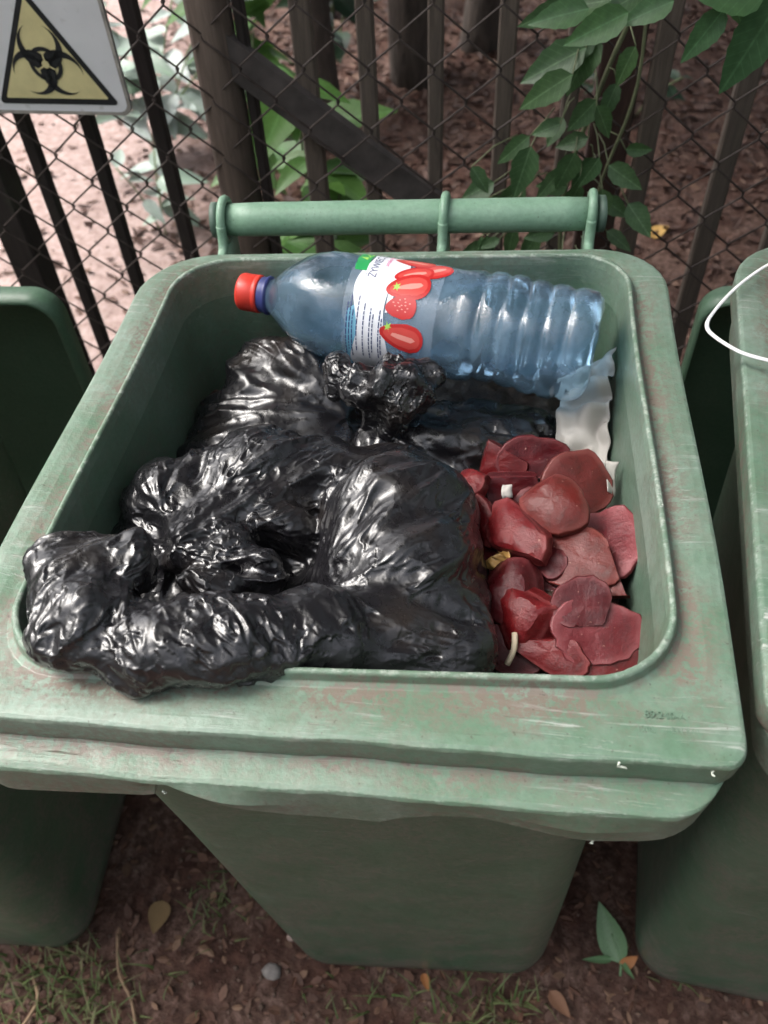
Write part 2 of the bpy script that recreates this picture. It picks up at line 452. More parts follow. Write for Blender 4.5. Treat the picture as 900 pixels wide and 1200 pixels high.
# single leaves, stones and twigs on the soil
def leaf_mesh(name, mat, L=1.0, w=.42, fold=.18, droop=.12, serr=.0, n=9, pointed=1.0):
    """ovate leaf along +x, midrib at y = 0, normal +z"""
    V = []; F = []
    for i in range(n + 1):
        t = i / n
        prof = (math.sin(math.pi * t ** .72) ** .85) * (1 - .25 * t * pointed)
        ww = w * .5 * prof * (1 + serr * (1 if i % 2 else -1))
        x = t * L; z0 = -droop * L * t * t
        V += [(x, -ww * L, z0 + fold * ww * L), (x, -ww * .5 * L, z0 + fold * .38 * ww * L + .006 * L * (i % 2)), (x, 0, z0), (x, ww * .5 * L, z0 + fold * .38 * ww * L + .006 * L * (i % 2)), (x, ww * L, z0 + fold * ww * L)]
    F = grid_faces(n + 1, 5)
    return mesh_data(name, V, F, mat)
def place_leaf(name, me, loc, tip, nrm, L, parent=None, wid=1.0):
    o = link(name, me, parent)
    x = Vector(tip).normalized(); z = Vector(nrm); z = (z - x * z.dot(x)).normalized(); y = z.cross(x)
    o.matrix_basis = Matrix([[x[i] * L, y[i] * L * wid, z[i] * L, loc[i]] for i in range(3)] + [[0, 0, 0, 1]])
    return o
def ground_leaf(name, label, cat, x, y, L, ang, mat, wid=1.0, tilt=.2):
    me = leaf_mesh(name, mat, 1, .5, .3, -.12)
    z = float(gheight(np.array(x), np.array(y))) + .006
    o = place_leaf(name, me, (x, y, z), (math.cos(ang), math.sin(ang), tilt), (.2, -.3, 1), L, None, wid)
    return tag(o, label, cat)
M['leaf_ochre'] = plain('ochre_leaf', (.22, .145, .07), .7, .3, 90)
M['leaf_orange'] = plain('orange_leaf', (.34, .14, .05), .65, .3, 90)
M['leaf_yellow'] = plain('yellow_leaf', (.50, .30, .08), .6, .25, 90)
M['leaf_weed'] = plain('weed_leaf', (.10, .19, .09), .45, .25, 60)
ground_leaf('fallen_leaf', 'ochre fallen leaf on soil between left and middle bins', 'leaf', -.362, .105, .055, -1.5, M['leaf_ochre'], 1.3)
ground_leaf('fallen_leaf', 'rusty brown fallen leaf just in front of the middle bin', 'leaf', .045, .048, .028, -1.2, M['leaf_orange'])
ground_leaf('fallen_leaf', 'long brown leaf right of the grass tuft at bottom centre', 'leaf', .225, .045, .045, -.9, plain('brown_leaf', (.2, .10, .06), .7, .3, 90))
ground_leaf('fallen_leaf', 'small orange curled leaf beside the green weed leaf', 'leaf', .325, .085, .032, .6, M['leaf_orange'], 1.2, .5)
ground_leaf('fallen_leaf', 'yellow leaf lying on woodland floor beyond the fence at right', 'leaf', .53, 2.05, .06, .3, M['leaf_yellow'], 1.5, .3)
_w = thing('dock_weed', 'green weed with one broad leaf on soil before right bin', 'weed', (.325, .095, 0))
_me = leaf_mesh('weed_leaf', M['leaf_weed'], 1, .52, .35, -.1)
place_leaf('leaf', _me, (.0, -.005, .006), (-.35, .9, .30), (-.3, -.4, 1), .085, _w)
place_leaf('leaf', _me, (-.01, .0, .006), (-.95, -.15, .22), (0, -.4, 1), .05, _w, .45)
place_leaf('leaf', _me, (.0, .0, .004), (.45, -.7, .3), (0, -.4, 1), .035, _w, .5)
_V, _F = tube(smooth_path([(0, -.02, .0), (0, 0, .008), (-.012, .03, .02)], 4), .002, 6); obj('stalk', _V, _F, M['leaf_weed'], _w)
def stone(x, y, r, label, col):
    V, F = [], []
    n, m_ = 7, 10; g = np.random.default_rng(int(abs(x) * 1000))
    for i in range(n):
        for j in range(m_):
            a = math.pi * (i + .01) / (n - 1 + .02); b = 2 * math.pi * j / m_
            q = r * g.uniform(.85, 1.1)
            V.append((q * 1.25 * math.sin(a) * math.cos(b), q * math.sin(a) * math.sin(b), q * .7 * math.cos(a) + r * .4))
    F = grid_faces(n, m_, False, True)
    o = obj('pebble', V, F, plain('pebble_stone', col, .8, .2, 120, .3)); o.location = (x, y, float(gheight(np.array(x), np.array(y))))
    tag(o, label, 'stone')
stone(-.175, .027, .012, 'pale grey pebble on the soil left of the middle bin', (.22, .20, .19))
stone(-.155, .075, .006, 'tiny pinkish pebble close to the middle bin corner', (.36, .26, .23))
def twig(pts, r, label):
    V, F = tube(smooth_path(pts, 4), r, 6); tag(obj('twig', V, F, plain('twig_bark', (.24, .16, .10), .8, .3, 100)), label, 'twig')
twig([(-.415, .05, .006), (-.395, .0, .012), (-.365, -.035, .010), (-.345, -.075, .008)], .0022, 'straight straw coloured twig on soil at lower left')
twig([(-.52, -.02, .008), (-.50, -.05, .012), (-.515, -.09, .008)], .0025, 'short dark twig among grass at lower left corner')

# ------------------------------------------------------------------ picket fence and wire mesh
def wood(name, col, var=.45):
    m = NT(name); v = m.coord(scale=(60, 60, 5)); oi = m.n('ObjectInfo')
    g = m.noise(v, 2.2, 6, .7, 1.0)
    c = m.ramp(g, [(.25, tuple(c * (1 - var) for c in col)), (.75, tuple(c * (1 + var) for c in col))])
    c = m.mix(m.math('MULTIPLY', oi.outputs['Random'], .45), c, tuple(q * .35 for q in col))
    moss = m.ramp(m.noise(m.coord(), 11, 5), [(.55, 0.0), (.72, .5)])
    c = m.mix(moss, c, (.05, .06, .035))
    m.bs(Base__Color=c, Roughness=.85, Normal=m.bump(g, .5, .002)); return m.m
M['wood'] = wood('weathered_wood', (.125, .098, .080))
M['wood_dark_backlit'] = wood('dark_backlit_wood', (.030, .022, .020))  # dark rails; on the left pickets, backlit shade put into the wood colour
M['wood_red'] = wood('reddish_board', (.060, .030, .024))
M['wood_post'] = wood('grey_post_wood', (.13, .095, .075))
M['wire'] = plain('rusty_wire', (.075, .058, .052), .65, .35, 60, 0, .35)
FY = .83
fence = thing('picket_fence', 'weathered wooden picket fence with diagonal brace behind the bins', 'fence', (0, FY, 0))
def picket(x, w, mat, top=1.27, d=.016, name='picket', lean=0.0, y=0.0):
    V, F = box(-w / 2, w / 2, y - d / 2, y + d / 2, 0, 1, .0025)
    n0 = len(V) // 2
    V = [(a + lean * c, b, c * top + (.0 if c == 0 else (-.012 if abs(a) > w * .3 else .0))) for a, b, c in V]
    o = obj(name, V, F, mat, fence, False); o.location = (x, 0, -.02); return o
for x, w, mt, ln in [(-.90, .02, 'wood_dark_backlit', 0), (-.81, .02, 'wood_dark_backlit', 0), (-.72, .02, 'wood_dark_backlit', .01), (-.557, .0185, 'wood_dark_backlit', .004), (-.463, .0185, 'wood_dark_backlit', .0), (-.362, .02, 'wood_dark_backlit', -.006),
                     (-.163, .026, 'wood', .004), (-.084, .021, 'wood', 0), (-.003, .019, 'wood', .003), (.083, .022, 'wood', 0), (.166, .020, 'wood', -.004), (.262, .024, 'wood', .002), (.362, .025, 'wood', .004), (.452, .024, 'wood', 0), (.545, .025, 'wood', 0), (.64, .025, 'wood', 0), (.73, .025, 'wood', 0)] + [(.82 + .092 * i, .024, 'wood', .002 * (i % 3 - 1)) for i in range(8)] + [(-.99 - .092 * i, .02, 'wood_dark_backlit', .003 * (i % 3 - 1)) for i in range(7)]:
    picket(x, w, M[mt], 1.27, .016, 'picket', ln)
picket(-.632, .045, M['wood_dark_backlit'], 1.35, .045, 'post', 0, .01)
picket(.217, .05, M['wood_red'], 1.35, .03, 'post', 0, .012)
V, F = tube([(0, 0, -.05), (.002, 0, .4), (-.002, 0, .8), (.001, 0, 1.4)], [.03, .029, .028, .027], 14)
_p = obj('post', V, F, M['wood_post'], fence); _p.location = (-.268, -.005, 0)
picket(-.232, .012, M['wood_dark_backlit'], 1.3, .02, 'picket', 0, -.004)
for z in (.22, 1.16):
    V, F = box(-1.6, 1.5, .010, .034, z, z + .06, .003); obj('rail', V, F, M['wood_dark_backlit'], fence, False)
def brace():
    a, b = Vector((-.262, -.014, .965)), Vector((.02, -.014, .745)); d = (b - a); L = d.length
    V, F = box(0, L, -.008, .008, -.021, .021, .0)
    o = obj('brace', V, F, plain('grey_brace_wood', (.065, .055, .052), .85, .35, 40, .4), fence, False)
    o.location = a; o.rotation_euler = (0, -math.atan2(d.z, d.x), 0)
brace()
mesh_fence = thing('chain_link_mesh', 'rusty chain link wire mesh fixed in front of the pickets', 'wire mesh', (0, FY - .03, 0))
def link_wires():
    h = .039; pv = .074; x0, x1 = -1.6, 1.5; z0, z1 = .02, 1.22
    meshes = []
    for ph in (0, 1):
        pts = []; n = int((z1 - z0) / (pv / 2))
        for i in range(n + 1):
            s = (i + ph) % 2; z = z0 + i * pv / 2
            yo = .0018 if s else -.0018
            xa = h * s + (.0012 if s else -.0012)
            pts += [(xa * .92 + h * .04, yo * .6 - .001, z - pv * .05), (xa, yo, z), (xa * .92 + h * .04, -yo * .6 - .001, z + pv * .05)]
        V, F = tube(pts, .00135, 5, True)
        meshes.append(mesh_data('wire', V, F, M['wire']))
    g = random.Random(3)
    k = 0; x = x0
    while x < x1:
        o = link('wire', meshes[k % 2], mesh_fence); o.location = (x, g.uniform(-.001, .001), 0)
        x += h; k += 1
    for z in (.05, 1.2):
        V, F = tube([(x0, -.003, z), (x1, -.003, z)], .0016, 6); obj('tension_wire', V, F, M['wire'], mesh_fence)
link_wires()

# ------------------------------------------------------------------ hazard sign
def sign():
    m = NT('sign_white'); v = m.coord(); nz = m.noise(v, 14, 5)
    m.bs(Base__Color=m.mix(m.ramp(m.noise(v, 60, 5), [(.62, 0.0), (.75, .35)]), m.ramp(nz, [(.3, (.78, .77, .80)), (.7, (.86, .85, .88))]), (.3, .27, .22)), Roughness=.35, Normal=m.bump(nz, .15, .006))
    white = m.m
    yel = plain('sign_yellow', (.78, .68, .36), .4, .14, 25); blk = plain('sign_black', (.022, .021, .026), .4, .3, 60)
    edge = plain('sign_edge', (.36, .33, .30), .7, .3, 60)
    s = thing('hazard_sign', 'white hazard sign with yellow biohazard triangle hung on the fence', 'sign', (-.469, FY - .045, .897))
    x0, x1, z0, z1 = -.150, .092, .0, .238; r = .012
    ring = []
    for cx, cz, a0 in ((x1 - r, z0 + r, -90), (x1 - r, z1 - r, 0), (x0 + r, z1 - r, 90), (x0 + r, z0 + r, 180)):
        for k in range(6):
            a = R(a0 + 90 * k / 5); ring.append((cx + r * math.cos(a), cz + r * math.sin(a)))
    n = len(ring)
    V = [(x, -.002, z) for x, z in ring] + [(x, .002, z) for x, z in ring]
    F = [tuple(range(n)), tuple(range(n, 2 * n))[::-1]] + [(i, n + i, n + (i + 1) % n, (i + 1) % n) for i in range(n)]
    obj('plate', V, F, white, s, False)
    # raised worn border
    ro = [((x - (x0 + x1) / 2) * 1.0 + (x0 + x1) / 2, z) for x, z in ring]
    cx, cz = (x0 + x1) / 2, (z0 + z1) / 2
    ri = [(cx + (x - cx) * .965, cz + (z - cz) * .965) for x, z in ring]
    V = [(x, -.0028, z) for x, z in ro] + [(x, -.0028, z) for x, z in ri] + [(x, .0028, z) for x, z in ro]
    F = [(i, (i + 1) % n, n + (i + 1) % n, n + i) for i in range(n)] + [(i, 2 * n + i, 2 * n + (i + 1) % n, (i + 1) % n) for i in range(n)]
    obj('border', V, F, edge, s, False)
    def tri(cx, cz, a, rr, y):
        pts = []
        h = a * math.sqrt(3) / 2
        for k, (px, pz, a0) in enumerate(((-a / 2, -h / 3, 150), (a / 2, -h / 3, 270), (0, 2 * h / 3, 30))):
            d = math.hypot(px, pz); ux, uz = px / d, pz / d; qx, qz = px - ux * 2 * rr, pz - uz * 2 * rr
            for i in range(7):
                t = R(a0 + 120 * i / 6); pts.append((cx + qx + rr * math.cos(t), y, cz + qz + rr * math.sin(t)))
        return pts
    cz = .013 + .0455
    P = tri(0, cz, .158, .004, -.0026); obj('triangle', P, [tuple(range(len(P)))], blk, s, False)
    P = tri(0, cz + .0005, .134, .0015, -.0032); obj('triangle_field', P, [tuple(range(len(P)))], yel, s, False)
    # biohazard mark
    u = .00180; V, F = [], []; cz2 = cz + .0035
    def crescent(c1, r1, c2, r2, ang):
        d = c2 - c1; ax = (r1 * r1 - r2 * r2 + d * d) / (2 * d); hh = math.sqrt(max(0, r1 * r1 - ax * ax))
        a1 = math.atan2(hh, ax); a2 = math.atan2(hh, ax - d); N_ = 28; b = len(V)
        for i in range(N_ + 1):
            for (c, r_, a_) in ((c1, r1, a1), (c2, r2, a2)):
                t = a_ + (2 * math.pi - 2 * a_) * i / N_
                lx, ly = c + r_ * math.cos(t), r_ * math.sin(t)
                V.append((u * (lx * math.cos(ang) - ly * math.sin(ang)), -.0038, cz2 + u * (lx * math.sin(ang) + ly * math.cos(ang))))
        F.extend((b + 2 * i, b + 2 * i + 1, b + 2 * i + 3, b + 2 * i + 2) for i in range(N_))
    for k in range(3): crescent(11, 15, 14.8, 11.6, R(90 + 120 * k))
    for k in range(3):
        b = len(V)
        for i in range(13):
            t = R(90 + 120 * k - 38 + 76 * i / 12)
            for rr in (8.6, 11.4): V.append((u * rr * math.cos(t), -.0038, cz2 + u * rr * math.sin(t)))
        F.extend((b + 2 * i, b + 2 * i + 1, b + 2 * i + 3, b + 2 * i + 2) for i in range(12))
    obj('biohazard_mark', V, F, blk, s, False)
    V = [(0, -.0042, cz2)] + [(u * 2.6 * math.cos(R(20 * i)), -.0042, cz2 + u * 2.6 * math.sin(R(20 * i))) for i in range(18)]
    F = [(0, i + 1, (i + 1) % 18 + 1) for i in range(18)]
    for k in range(3):
        t = R(30 + 120 * k + 60); c, sn = math.cos(t), math.sin(t); b = len(V)
        for (l, w) in ((0, -.55), (6.5, -.55), (6.5, .55), (0, .55)): V.append((u * (l * c - w * sn), -.0041, cz2 + u * (l * sn + w * c)))
        F.append((b, b + 1, b + 2, b + 3))
    obj('mark_centre', V, F, yel, s, False)
    s.rotation_euler = (R(3), R(.5), 0)
    for zz in (.2,):
        V, F = tube([(-.12, .004, zz), (-.12, .02, zz + .004), (-.118, .034, zz)], .0012, 6); obj('tie_wire', V, F, M['wire'], s)
sign()

# ------------------------------------------------------------------ creeper and plants
VINE = [(0.173, 1.033, .060, 190), (0.135, 1.025, .060, 200), (0.212, 1.033, .050, 200), (0.150, .985, .076, 205), (0.140, .968, .070, 215), (0.170, .985, .066, 245), (0.165, .992, .055, 200), (0.212, .99, .048, 250), (0.178, .935, .045, 230), (0.190, .93, .045, 300), (0.205, .935, .045, 250), (0.140, .918, .033, 200), (0.113, .885, .062, 255), (0.107, .878, .050, 220), (0.148, .904, .036, 240), (0.237, .873, .032, 0), (0.149, .853, .045, 230), (0.164, .876, .050, 250), (0.189, .848, .045, 240), (0.177, .826, .050, 250), (0.108, .815, .046, 215), (0.110, .815, .044, 320), (0.082, .765, .030, 200), (0.146, .783, .040, 190), (0.061, .744, .035, 200), (0.105, .748, .045, 260), (0.132, .757, .040, 240), (0.165, .749, .040, 260), (0.208, .787, .045, 300), (0.220, .810, .040, 330), (0.191, .874, .040, 240), (0.235, .751, .045, 330), (0.156, .836, .040, 170), (0.173, .894, .040, 200), (0.170, .797, .040, 200), (0.206, .837, .040, 280),
        (.13, .70, .05, 220), (.19, .71, .05, 250), (.16, .66, .05, 200), (.22, .68, .05, 300), (.09, .69, .045, 230), (.17, .62, .05, 260)]
_g = random.Random(77)
VINE += [(_g.uniform(.05, .25), _g.uniform(.66, .87), _g.uniform(.035, .055), _g.uniform(170, 340)) for _ in range(14)]
def creeper():
    v = thing('creeper_vine', 'dark green leafy creeper climbing the mesh behind the handle', 'vine', (0, 0, 0))
    stem = plain('vine_stem', (.15, .17, .09), .6, .3, 60)
    V, F = tube(smooth_path([(.17, .79, -.03), (.16, .78, .3), (.18, .775, .6), (.165, .77, .8), (.195, .775, .95), (.235, .78, 1.08), (.26, .78, 1.25)], 6), .0028, 7); obj('stem', V, F, stem, v)
    V, F = tube(smooth_path([(.19, .78, .2), (.22, .77, .6), (.205, .765, .8), (.23, .76, .95), (.215, .77, 1.12)], 6), .002, 6); obj('stem', V, F, stem, v)
    me = [leaf_mesh('creeper_leaf', M['leaf'], 1, .56, .30, .10, .05), leaf_mesh('creeper_leaf', M['leaf'], 1, .48, .22, .18, .05), leaf_mesh('creeper_leaf', M['leaf'], 1, .64, .25, .06, .04)]
    g = random.Random(5)
    for i, (x, z, L, a) in enumerate(VINE):
        a = R(a); y = .745 + g.uniform(-.035, .03)
        nrm = (g.uniform(-.35, .35), -1, g.uniform(.3, 1.1))
        tip = (math.cos(a), g.uniform(-.45, .1), math.sin(a))
        o = place_leaf('leaf', me[i % 3], (x + .4 * L * -math.cos(a) * .6, y, z - .4 * L * math.sin(a) * .6), tip, nrm, L, v)
        b = Vector(o.matrix_basis.translation); e = Vector((b.x * .6 + .18 * .4, .772, b.z + .015))
        V, F = tube([b, (b + e) / 2 + Vector((0, 0, .006)), e], .0009, 5); obj('leaf_stalk', V, F, stem, v)
    n = thing('overhanging_branch', 'bright green leafy branch hanging in at the top right corner', 'branch', (0, 0, 0))
    V, F = tube(smooth_path([(.18, .74, 1.0), (.205, .71, 1.035), (.235, .69, 1.058), (.27, .675, 1.068), (.31, .68, 1.10), (.42, .7, 1.2), (.5, .80, 1.3)], 6), [.0014] * 12 + [.0018] * 25, 7); obj('twig', V, F, stem, n)
    me2 = leaf_mesh('branch_leaf', leaf_material('branch_leaf', [(.06, .15, .055), (.085, .19, .06), (.07, .165, .07)], .4, .35, True), 1, .52, .25, .10, .04, 12)
    for (x, z, L, a, fw) in [(.282, 1.058, .056, 235, 0), (.236, 1.062, .052, 200, 0), (.335, 1.062, .096, 248, .0), (.315, 1.066, .075, 170, .1), (.285, 1.075, .050, 300, 0), (.33, 1.062, .06, 330, 0), (.36, 1.09, .08, 290, 0), (.195, 1.055, .065, 205, 0), (.16, 1.05, .06, 190, 0)]:
        a = R(a); place_leaf('leaf', me2, (x, .665 + g.uniform(-.02, .02), z), (math.cos(a), g.uniform(-.25, .1), math.sin(a)), (g.uniform(-.3, .2), -1, g.uniform(.3, .9)), L, n)
creeper()
def bushy(name, label, mat, base, n, spread, hgt, L, seed, wid=1.0, up=.6, cat='plant', group=None):
    g = random.Random(seed); p = thing(name, label, cat, base, group)
    me = leaf_mesh('plant_leaf', mat, 1, .5, .25, .22, .03)
    stem = M.get('stem') or plain('plant_stem', (.12, .16, .07), .6, .3, 60); M['stem'] = stem
    k = max(3, n // 6); tips = []
    for i in range(k):
        a = g.uniform(0, 6.28); s = g.uniform(.2, 1) * spread; h = hgt * g.uniform(.55, 1)
        pts = [(0, 0, -.03), (math.cos(a) * s * .4, math.sin(a) * s * .4, h * .55), (math.cos(a) * s, math.sin(a) * s, h)]
        pts = smooth_path(pts, 4); V, F = tube(pts, .0028, 6); obj('stem', V, F, stem, p); tips.append(pts)
    for i in range(n):
        pts = tips[i % k]; q = pts[g.randrange(len(pts) // 3, len(pts))]; a = g.uniform(0, 6.28)
        place_leaf('leaf', me, q, (math.cos(a), math.sin(a), g.uniform(-.5, .4)), (g.uniform(-.4, .4), g.uniform(-.7, .1), up + g.random()), L * g.uniform(.6, 1.2), p, wid)
    return p
bushy('variegated_plant', 'pale white and green variegated plant beyond the fence at left', M['leaf_pale'], (-1.06, 2.45, 0), 70, .34, .5, .15, 11)
bushy('variegated_plant', 'small pale variegated plant low behind left pickets', M['leaf_pale'], (-.90, 1.95, 0), 14, .14, .24, .12, 12)
bushy('broadleaf_weed', 'bright green weed growing behind the round fence post', M['leaf_bright'], (-.30, 1.35, 0), 30, .13, .72, .16, 13)
bushy('broadleaf_weed', 'yellow green leafy shrub at upper left behind the sign', M['leaf_bright'], (-.80, 2.6, 0), 56, .28, .85, .17, 14)
bushy('broadleaf_weed', 'dark green sapling between the trunks beyond the fence', M['leaf_dark'], (-.55, 2.9, 0), 50, .3, .9, .15, 15)
bushy('broadleaf_weed', 'grey green big leaved weed between pickets left of the round post', M['leaf_dark'], (-.40, 1.0, 0), 12, .06, .62, .105, 16, 1.4)
bushy('broadleaf_weed', 'bright green leaves low behind the mesh right of the round post', M['leaf_bright'], (-.20, 1.15, 0), 22, .08, .66, .11, 19)
bushy('broadleaf_weed', 'tall green weed beyond the fence just right of the sign', M['leaf_bright'], (-.62, 2.0, 0), 30, .16, .55, .13, 20)
bushy('ground_ivy', 'low dark plant on leaf litter beyond the fence at right', M['leaf_dark'], (.52, 2.75, 0), 36, .28, .16, .08, 17)
bushy('ground_ivy', 'dark low plant at the far top centre among trunks', M['leaf_dark'], (-.15, 3.9, 0), 40, .4, .3, .1, 18)

# ------------------------------------------------------------------ trees beyond the fence
def bark():
    m = NT('tree_bark'); v = m.coord(scale=(14, 14, 3)); nz = m.noise(v, 3, 7, .7, .6)
    m.bs(Base__Color=m.ramp(nz, [(.3, (.028, .022, .018)), (.7, (.12, .095, .08))]), Roughness=.9, Normal=m.bump(nz, .8, .02)); return m.m
M['bark'] = bark()
def tree(label, x, y, r, h, crown_r, seed, n=15000, lean=(0, 0)):
    g = np.random.default_rng(seed)
    t = thing('woodland_tree', label, 'tree', (x, y, 0), 'trees beyond the fence')
    pts = [(lean[0] * (i / 9) ** 1.3 + .02 * math.sin(i * 1.7 + seed), lean[1] * (i / 9) + .02 * math.cos(i * 1.3), -.1 + h * .8 * i / 9) for i in range(10)]
    V, F = tube(smooth_path(pts, 3), [r * (1.25 - .8 * i / 27) * (1 + .05 * math.sin(i * 2.3)) for i in range(28)], 14)
    tops = []
    parts = [(V, F)]
    for k in range(9):
        i = 4 + k % 6; p = Vector(pts[i]); a = g.uniform(0, 6.28); L = crown_r * g.uniform(.5, .95)
        e = p + Vector((math.cos(a) * L, math.sin(a) * L, L * g.uniform(.3, .8)))
        mid = (p + e) / 2 + Vector((0, 0, .12 * L))
        parts.append(tube(smooth_path([p, mid, e], 4), [r * .42 * (1 - .09 * q) for q in range(9)], 7)); tops += [mid, e]
    V, F = join(*parts); obj('trunk', V, F, M['bark'], t)
    c0 = Vector((lean[0], lean[1], h * .72))
    cl = [c0 + Vector((g.normal(0, .45) * crown_r, g.normal(0, .45) * crown_r, g.normal(0, .22) * h * .5)) for _ in range(14)] + tops
    ctr = np.array([cl[i] for i in g.integers(0, len(cl), n)]) + g.normal(0, .20, (n, 3)) * crown_r
    ctr[:, 2] = np.maximum(ctr[:, 2], h * .34)
    L = g.uniform(.07, .14, n)[:, None]; d = g.normal(size=(n, 3)); d /= np.linalg.norm(d, axis=1)[:, None]
    q = np.cross(d, g.normal(size=(n, 3))); q /= np.linalg.norm(q, axis=1)[:, None]
    P = np.stack([ctr - d * L, ctr - q * L * .5, ctr + d * L, ctr + q * L * .5], 1).reshape(-1, 3)
    Q = np.arange(4 * n).reshape(-1, 4)
    obj('crown', P, Q, M['tree_leaf'], t, False)  # crowns out of view, enlarged and leaned to block light from back and right
tree('dark slim trunk leaning just right of the round post', -.52, 2.55, .05, 8.5, 2.6, 21, lean=(.2, .3))
tree('thick dark trunk at top centre behind the diagonal brace', -.25, 3.05, .075, 9.5, 3.0, 22, lean=(.3, .2))
tree('dark trunk at top centre right of the thick one', -.02, 3.3, .06, 9, 3.0, 23, lean=(1.6, -.3))
tree('grey young trunk at the top right of centre beyond the fence', .30, 3.75, .045, 9, 3.2, 24, lean=(3.0, -.6))
tree('far slim trunk at the top edge near the sapling', -.72, 3.7, .05, 9, 2.8, 25, lean=(-.3, .6))

def woodland():
    """unseen wood added to block skylight, all round except to the left"""
    g = np.random.default_rng(40); n = 30000
    a = np.radians(g.uniform(-200, 75, n))            # azimuth from +x, counter-clockwise
    rr = g.uniform(6.0, 9.0, n) * (1 + .12 * np.sin(a * 5) + .08 * np.sin(a * 11 + 1)); top = 6.0 + 1.2 * np.sin(a * 7 + 2) + .7 * np.sin(a * 17)
    ctr = np.stack([rr * np.cos(a), rr * np.sin(a) + .5, g.uniform(0, 1, n) ** .85 * top], 1)
    L = g.uniform(.09, .17, n)[:, None]; d = g.normal(size=(n, 3)); d /= np.linalg.norm(d, axis=1)[:, None]
    q = np.cross(d, g.normal(size=(n, 3))); q /= np.linalg.norm(q, axis=1)[:, None]
    P = np.stack([ctr - d * L, ctr - q * L * .5, ctr + d * L, ctr + q * L * .5], 1).reshape(-1, 3)
    tag(obj('woodland', P, np.arange(4 * n).reshape(-1, 4), M['tree_leaf'], None, False), 'added unseen green woodland blocking light round the place, far off', 'woodland', kind='stuff')
woodland()  # out of view; added to darken the front faces and left inner wall

# ------------------------------------------------------------------ wheelie bins
SEG = dict(front=56, side=16, back=20, corner=8)
def ring(hx, y0, y1, z, rf, rb):
    """rounded rectangle, counter-clockwise from the front left corner's end"""
    P = []
    def line(a, b, n): P.extend((a[0] + (b[0] - a[0]) * i / n, a[1] + (b[1] - a[1]) * i / n, z) for i in range(n))
    def arc(cx, cy, r, a0): 
        n = SEG['corner']; P.extend((cx + r * math.cos(R(a0 + 90 * i / n)), cy + r * math.sin(R(a0 + 90 * i / n)), z) for i in range(n))
    line((-hx + rf, y0), (hx - rf, y0), SEG['front']); arc(hx - rf, y0 + rf, rf, -90)
    line((hx, y0 + rf), (hx, y1 - rb), SEG['side']); arc(hx - rb, y1 - rb, rb, 0)
    line((hx - rb, y1), (-hx + rb, y1), SEG['back']); arc(-hx + rb, y1 - rb, rb, 90)
    line((-hx, y1 - rb), (-hx, y0 + rf), SEG['side']); arc(-hx + rf, y0 + rf, rf, 180)
    return P
RIM = [  # half width, front, back, height, front radius, back radius, grime, scuff, worn edge
    (.1955, .0045, .4200, .900, .047, .047, .3, .2, 0), (.1968, .0032, .4213, .928, .047, .047, .4, .3, 0),
    (.1980, .0020, .4225, .9355, .048, .048, .5, .5, .5), (.1990, .0010, .4236, .9368, .049, .049, .3, .9, .7), (.2010, -.0010, .4256, .9368, .05, .05, .3, .9, .5),
    (.2020, -.0020, .4268, .9352, .05, .05, .8, .5, .1), (.2030, -.0030, .4276, .9292, .05, .05, 1.7, .2, 0), (.2062, -.0062, .4296, .9272, .05, .052, 1.9, .2, 0),
    (.2105, -.0120, .4320, .9278, .045, .055, 1.5, .6, 0), (.2175, -.0215, .4355, .9292, .035, .057, .9, 1, 0), (.2255, -.0310, .4395, .9298, .022, .06, .45, 1.0, 0),
    (.2312, -.0368, .4422, .9296, .0145, .062, .3, 1.0, .1), (.2335, -.0391, .4435, .9286, .0135, .063, .3, 1, .55), (.2344, -.0400, .4442, .9262, .013, .064, .5, .8, .35),
    (.2340, -.0392, .4440, .9085, .013, .064, 1.2, .2, 0), (.2330, -.0388, .4436, .9052, .014, .064, 1.7, .2, 0), (.2318, -.0405, .4432, .9040, .016, .064, 1.4, .5, 0),
    (.2285, -.0550, .4420, .9028, .030, .064, .45, 1, 0), (.2280, -.0578, .4420, .9016, .033, .064, .3, 1, .5), (.2278, -.0588, .4420, .8992, .034, .064, .3, .8, .35), (.2268, -.0580, .4416, .884, .035, .064, .7, .5, 0), (.2258, -.0572, .4412, .868, .035, .064, .8, .4, 1.1),
    (.2240, -.0552, .4395, .8672, .034, .063, .5, .8, 1.5), (.2232, -.0545, .4385, .890, .033, .063, .5, 0, 0), (.2080, -.0080, .4330, .893, .03, .058, .5, 0, 0)]
BODY = [(.2080, -.0085, .4330, .8925, .035, .055, .5, .2), (.1990, -.0040, .4300, .878, .04, .055, .5, .3), (.1930, .0000, .4270, .85, .04, .055, .5, .3), (.1895, .0140, .4220, .62, .045, .055, .6, .4), (.1860, .0280, .4150, .36, .048, .055, .8, .5), (.1820, .0420, .4070, .12, .05, .055, 1.2, .5),
        (.1805, .0465, .4040, .045, .05, .055, 1.7, .5), (.1780, .0500, .4010, .016, .05, .055, 1.7, .5), (.1700, .0580, .3930, .003, .045, .05, 1.5, .3), (.1500, .0800, .3700, .002, .04, .04, 1, 0)]
INNER = [(.1955, .0045, .4200, .901, .047, .047, .3, .3), (.1935, .0075, .4180, .880, .047, .047, .5, .3), (.1880, .0110, .4150, .84, .047, .047, .6, .3), (.184, .022, .411, .66, .046, .046, .9, .3), (.176, .045, .398, .25, .045, .045, 1, .3), (.165, .062, .384, .05, .045, .045, 1, .3), (.12, .12, .33, .045, .04, .04, 1, 0)]
